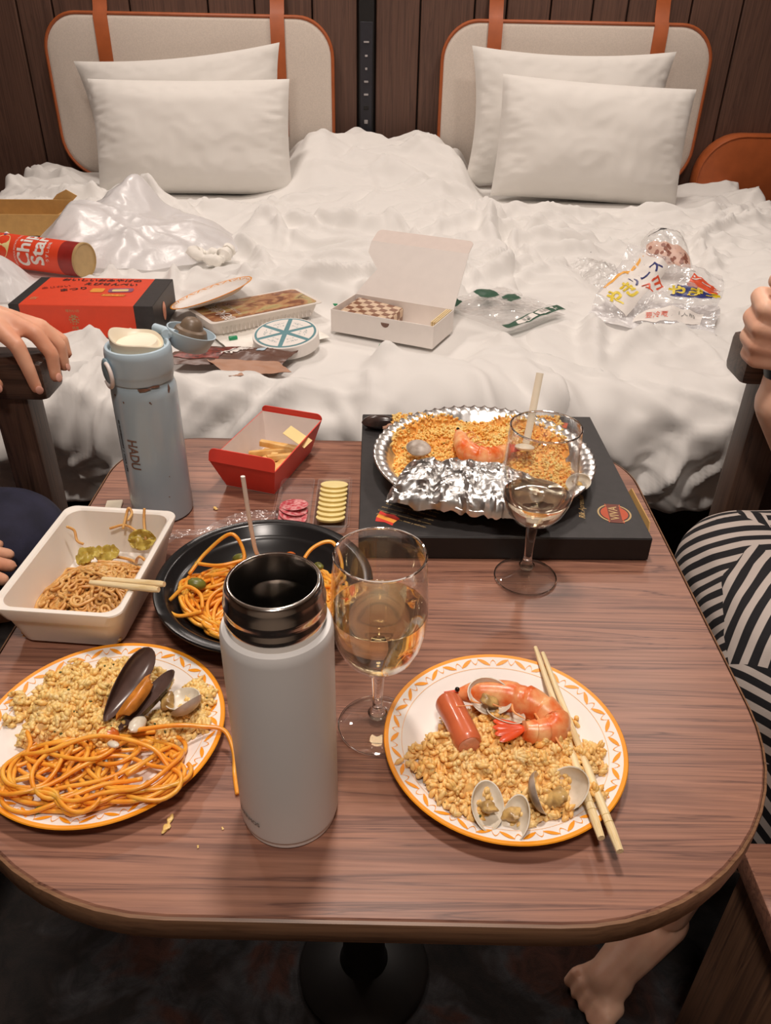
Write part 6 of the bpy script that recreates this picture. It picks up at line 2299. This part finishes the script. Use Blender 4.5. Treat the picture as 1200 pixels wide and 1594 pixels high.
# ---- person on the right ---------------------------------------------------------------
t = thing('person', 'person on the right in a black and white striped skirt, fist raised, barefoot', 'person', (0, 0, 0))
hd = (.93, .78, 1.225)
chains = [
    [(.88, .77, .56, .125), (.89, .77, .74, .115), (.90, .78, .90, .125), (.91, .78, .99, .085)],
    [(.88, .62, .985, .056), (.91, .78, .995, .072), (.84, .94, .985, .056)],
    [(.915, .78, 1.01, .048), (.925, .78, 1.11, .047)],
    [(hd[0], hd[1], hd[2] + .02, .088), (hd[0] - .02, hd[1], hd[2] - .03, .072), (hd[0] - .035, hd[1], hd[2] - .07, .042)],
    [(hd[0] - .080, hd[1], hd[2] - .005, .010), (hd[0] - .102, hd[1], hd[2] - .026, .010)],
    [(hd[0] + .01, hd[1] - .088, hd[2] - .01, .016), (hd[0] + .005, hd[1] - .086, hd[2] - .03, .012)],
    [(hd[0] + .01, hd[1] + .088, hd[2] - .01, .016), (hd[0] + .005, hd[1] + .086, hd[2] - .03, .012)],
    # raised far arm with a closed fist
    [(.84, .94, .98, .054), (.72, .94, .83, .047), (.600, .93, .700, .043)],
    [(.600, .93, .700, .043), (.545, .922, .735, .046), (.508, .918, .785, .043), (.494, .922, .838, .027)],
    [(.494, .922, .838, .026), (.492, .935, .868, .026), (.476, .955, .902, .0145)],
    [(.494, .922, .838, .026), (.488, .940, .866, .024), (.473, .957, .882, .0145)],
    [(.494, .922, .838, .025), (.482, .945, .858, .022), (.472, .956, .863, .0135)],
    [(.494, .922, .838, .024), (.478, .945, .850, .019), (.472, .953, .846, .0125)],
    [(.488, .930, .895, .020), (.486, .930, .865, .024)],
    [(.476, .955, .904, .0140), (.446, .944, .911, .0125), (.4425, .915, .905, .0115), (.462, .908, .899, .0105)],
    [(.473, .957, .883, .0140), (.443, .944, .886, .0125), (.4415, .915, .882, .0115), (.462, .908, .878, .0105)],
    [(.472, .956, .862, .0130), (.444, .943, .862, .0118), (.4435, .916, .860, .0108), (.463, .909, .857, .0098)],
    [(.472, .953, .845, .0118), (.448, .941, .841, .0102), (.4480, .918, .840, .0094), (.465, .911, .840, .0088)],
    [(.494, .918, .868, .018), (.480, .908, .910, .0135), (.462, .912, .931, .0122), (.448, .918, .938, .0112)],
    # near arm hangs at the side, hand on the lap
    [(.88, .61, .98, .054), (.92, .58, .76, .044), (.80, .62, .700, .038), (.705, .66, .690, .027)],
    [(.705, .66, .690, .025), (.660, .68, .688, .022), (.640, .69, .684, .013)],
    [(.640, .676, .684, .0118), (.610, .682, .682, .0100), (.592, .686, .678, .0082)],
    [(.638, .694, .684, .0118), (.606, .704, .682, .0100), (.588, .710, .678, .0082)],
    [(.642, .712, .684, .0112), (.614, .726, .682, .0095), (.598, .734, .678, .0078)],
    [(.652, .726, .684, .0100), (.630, .744, .682, .0086), (.618, .754, .678, .0072)],
    [(.680, .655, .688, .014), (.655, .648, .686, .0110), (.636, .650, .684, .0090)],
    # legs
    [(.88, .69, .545, .090), (.455, .66, .560, .058), (.43, .66, .32, .052), (.425, .665, .095, .034)],
    [(.88, .86, .545, .090), (.465, .83, .560, .058), (.46, .83, .32, .052), (.470, .83, .095, .034)],
    [(.432, .672, .050, .036), (.375, .628, .046, .034), (.325, .588, .032, .028)],
    [(.342, .602, .034, .026), (.312, .600, .026, .018)],
    [(.342, .590, .034, .026), (.325, .566, .026, .018)],
    [(.480, .84, .050, .036), (.42, .82, .040, .032), (.36, .80, .028, .024)],
]
tx, ty = Vector((-.80, -.60, 0)), Vector((.60, -.80, 0))
for k in range(5):
    w = (k - 2) * .0158
    b_ = Vector((.318, .582, .024)) + ty * w
    l = (.030, .034, .031, .027, .022)[4 - k] if k < 4 else .036
    r_ = .0125 if k == 4 else .0088
    e = b_ + tx * l + ty * w * .12
    m_ = b_ + tx * l * .6 + ty * w * .06 + Vector((0, 0, .004))
    chains.append([(*b_, r_), (*m_, r_ * .95), (e.x, e.y, .013, r_ * .88)])
    b2 = Vector((.362, .800, .022)) + Vector((.1, 1, 0)) * (k - 2) * .014
    chains.append([(*b2, .0095), (b2.x - .028, b2.y - .002, .014, .0082)])
body = organic('body', chains, MT['skinpink'], t, voxel=.0036, smooth=5)
nails(body, [((.4445, .9085, .9425), (-.4, -.6, .7), (-.9, .3, .2), .0058)])
face(body, hd, (-1, 0, 0), None)
MB().lathe([(.0285, -.008), (.0305, -.007), (.0308, .007), (.0285, .008), (.0275, 0)], 36, closed=True, M=basis((-.14, .04, .53), (0, 1, 0)), c=(.4955, .9215, .832)).build('wristband', MT['blackpl'], body)


def stripe_material():
    t_ = NT('black_white_striped_cloth')
    co = t_.coords()
    vo = t_.new('ShaderNodeTexVoronoi')
    vo.feature = 'F1'
    vo.inputs['Scale'].default_value = 6.2
    vo.inputs['Randomness'].default_value = .85
    t_.link(co, vo.inputs['Vector'])
    sep = t_.new('ShaderNodeSeparateColor')
    t_.link(vo.outputs['Color'], sep.inputs[0])
    ang_ = t_.math('MULTIPLY', t_.math('ROUND', t_.math('MULTIPLY', sep.outputs[0], 4.0)), PI / 4)
    xyz = t_.new('ShaderNodeSeparateXYZ')
    t_.link(co, xyz.inputs[0])
    v_ = t_.math('ADD', xyz.outputs[1], t_.math('MULTIPLY', xyz.outputs[2], .55))
    h_ = t_.math('ADD', xyz.outputs[0], t_.math('MULTIPLY', xyz.outputs[2], .75))
    s_ = t_.math('ADD', t_.math('MULTIPLY', h_, t_.math('COSINE', ang_)), t_.math('MULTIPLY', v_, t_.math('SINE', ang_)))
    w_ = t_.math('SINE', t_.math('MULTIPLY', s_, 2 * PI / .0205))
    t_.link(t_.ramp(t_.math('MULTIPLY_ADD', w_, .5), [(.0, sr(24, 22, 26)), (.50, sr(24, 22, 26)), (.56, sr(196, 184, 176)), (1, sr(196, 184, 176))]), t_.b.inputs['Base Color'])
    for nd in t_.n:
        if nd.type == 'MATH' and nd.operation == 'MULTIPLY_ADD':
            nd.inputs[2].default_value = .5
    t_.b.inputs['Roughness'].default_value = .85
    t_.bump(t_.noise(co, 600, 2), .25, .0006)
    return t_.m


MT['stripes'] = stripe_material()
skirt = organic('striped_skirt', [[(.90, .69, .565, .118), (.47, .665, .575, .088)], [(.90, .86, .565, .118), (.475, .835, .575, .090)], [(.66, .69, .575, .095), (.66, .85, .575, .095)], [(.475, .665, .575, .086), (.475, .835, .575, .088)],
                                  [(.455, .655, .56, .082), (.445, .650, .34, .078)], [(.47, .84, .56, .084), (.465, .84, .34, .080)], [(.455, .74, .54, .075), (.45, .74, .34, .072)], [(.55, .64, .56, .085), (.56, .63, .42, .08)]], MT['stripes'], body, voxel=.006, smooth=12)
co = np.empty(len(skirt.data.vertices) * 3)
skirt.data.vertices.foreach_get('co', co)
co = co.reshape(-1, 3)
k_ = .008 * (.4 - np.abs(noise2(co[:, 1] * 16 + 2, co[:, 0] * 3 + co[:, 2] * 3))) + .006 * noise2(co[:, 0] * 7, co[:, 2] * 7 + co[:, 1] * 5)
co[:, 2] += k_
co[:, 0] -= k_ * .6
skirt.data.vertices.foreach_set('co', co.ravel())
skirt.data.update()
organic('blouse', [[(.89, .77, .62, .135), (.90, .77, .78, .130), (.91, .78, .93, .138), (.915, .78, 1.00, .082)], [(.882, .62, .984, .078), (.910, .78, .995, .092), (.842, .94, .984, .078)],
                   [(.842, .94, .98, .074), (.772, .94, .895, .066)], [(.88, .61, .98, .074), (.905, .592, .87, .066)]], MT['darkshirt'], body, voxel=.008, smooth=8)
organic('hair', [[(hd[0] + .018, hd[1], hd[2] + .035, .093), (hd[0] + .040, hd[1], hd[2] - .03, .082), (hd[0] + .050, hd[1], hd[2] - .13, .062)], [(hd[0] - .045, hd[1] - .03, hd[2] + .078, .030), (hd[0] - .045, hd[1] + .04, hd[2] + .078, .030)]], MT['hair'], body, voxel=.007, smooth=5)
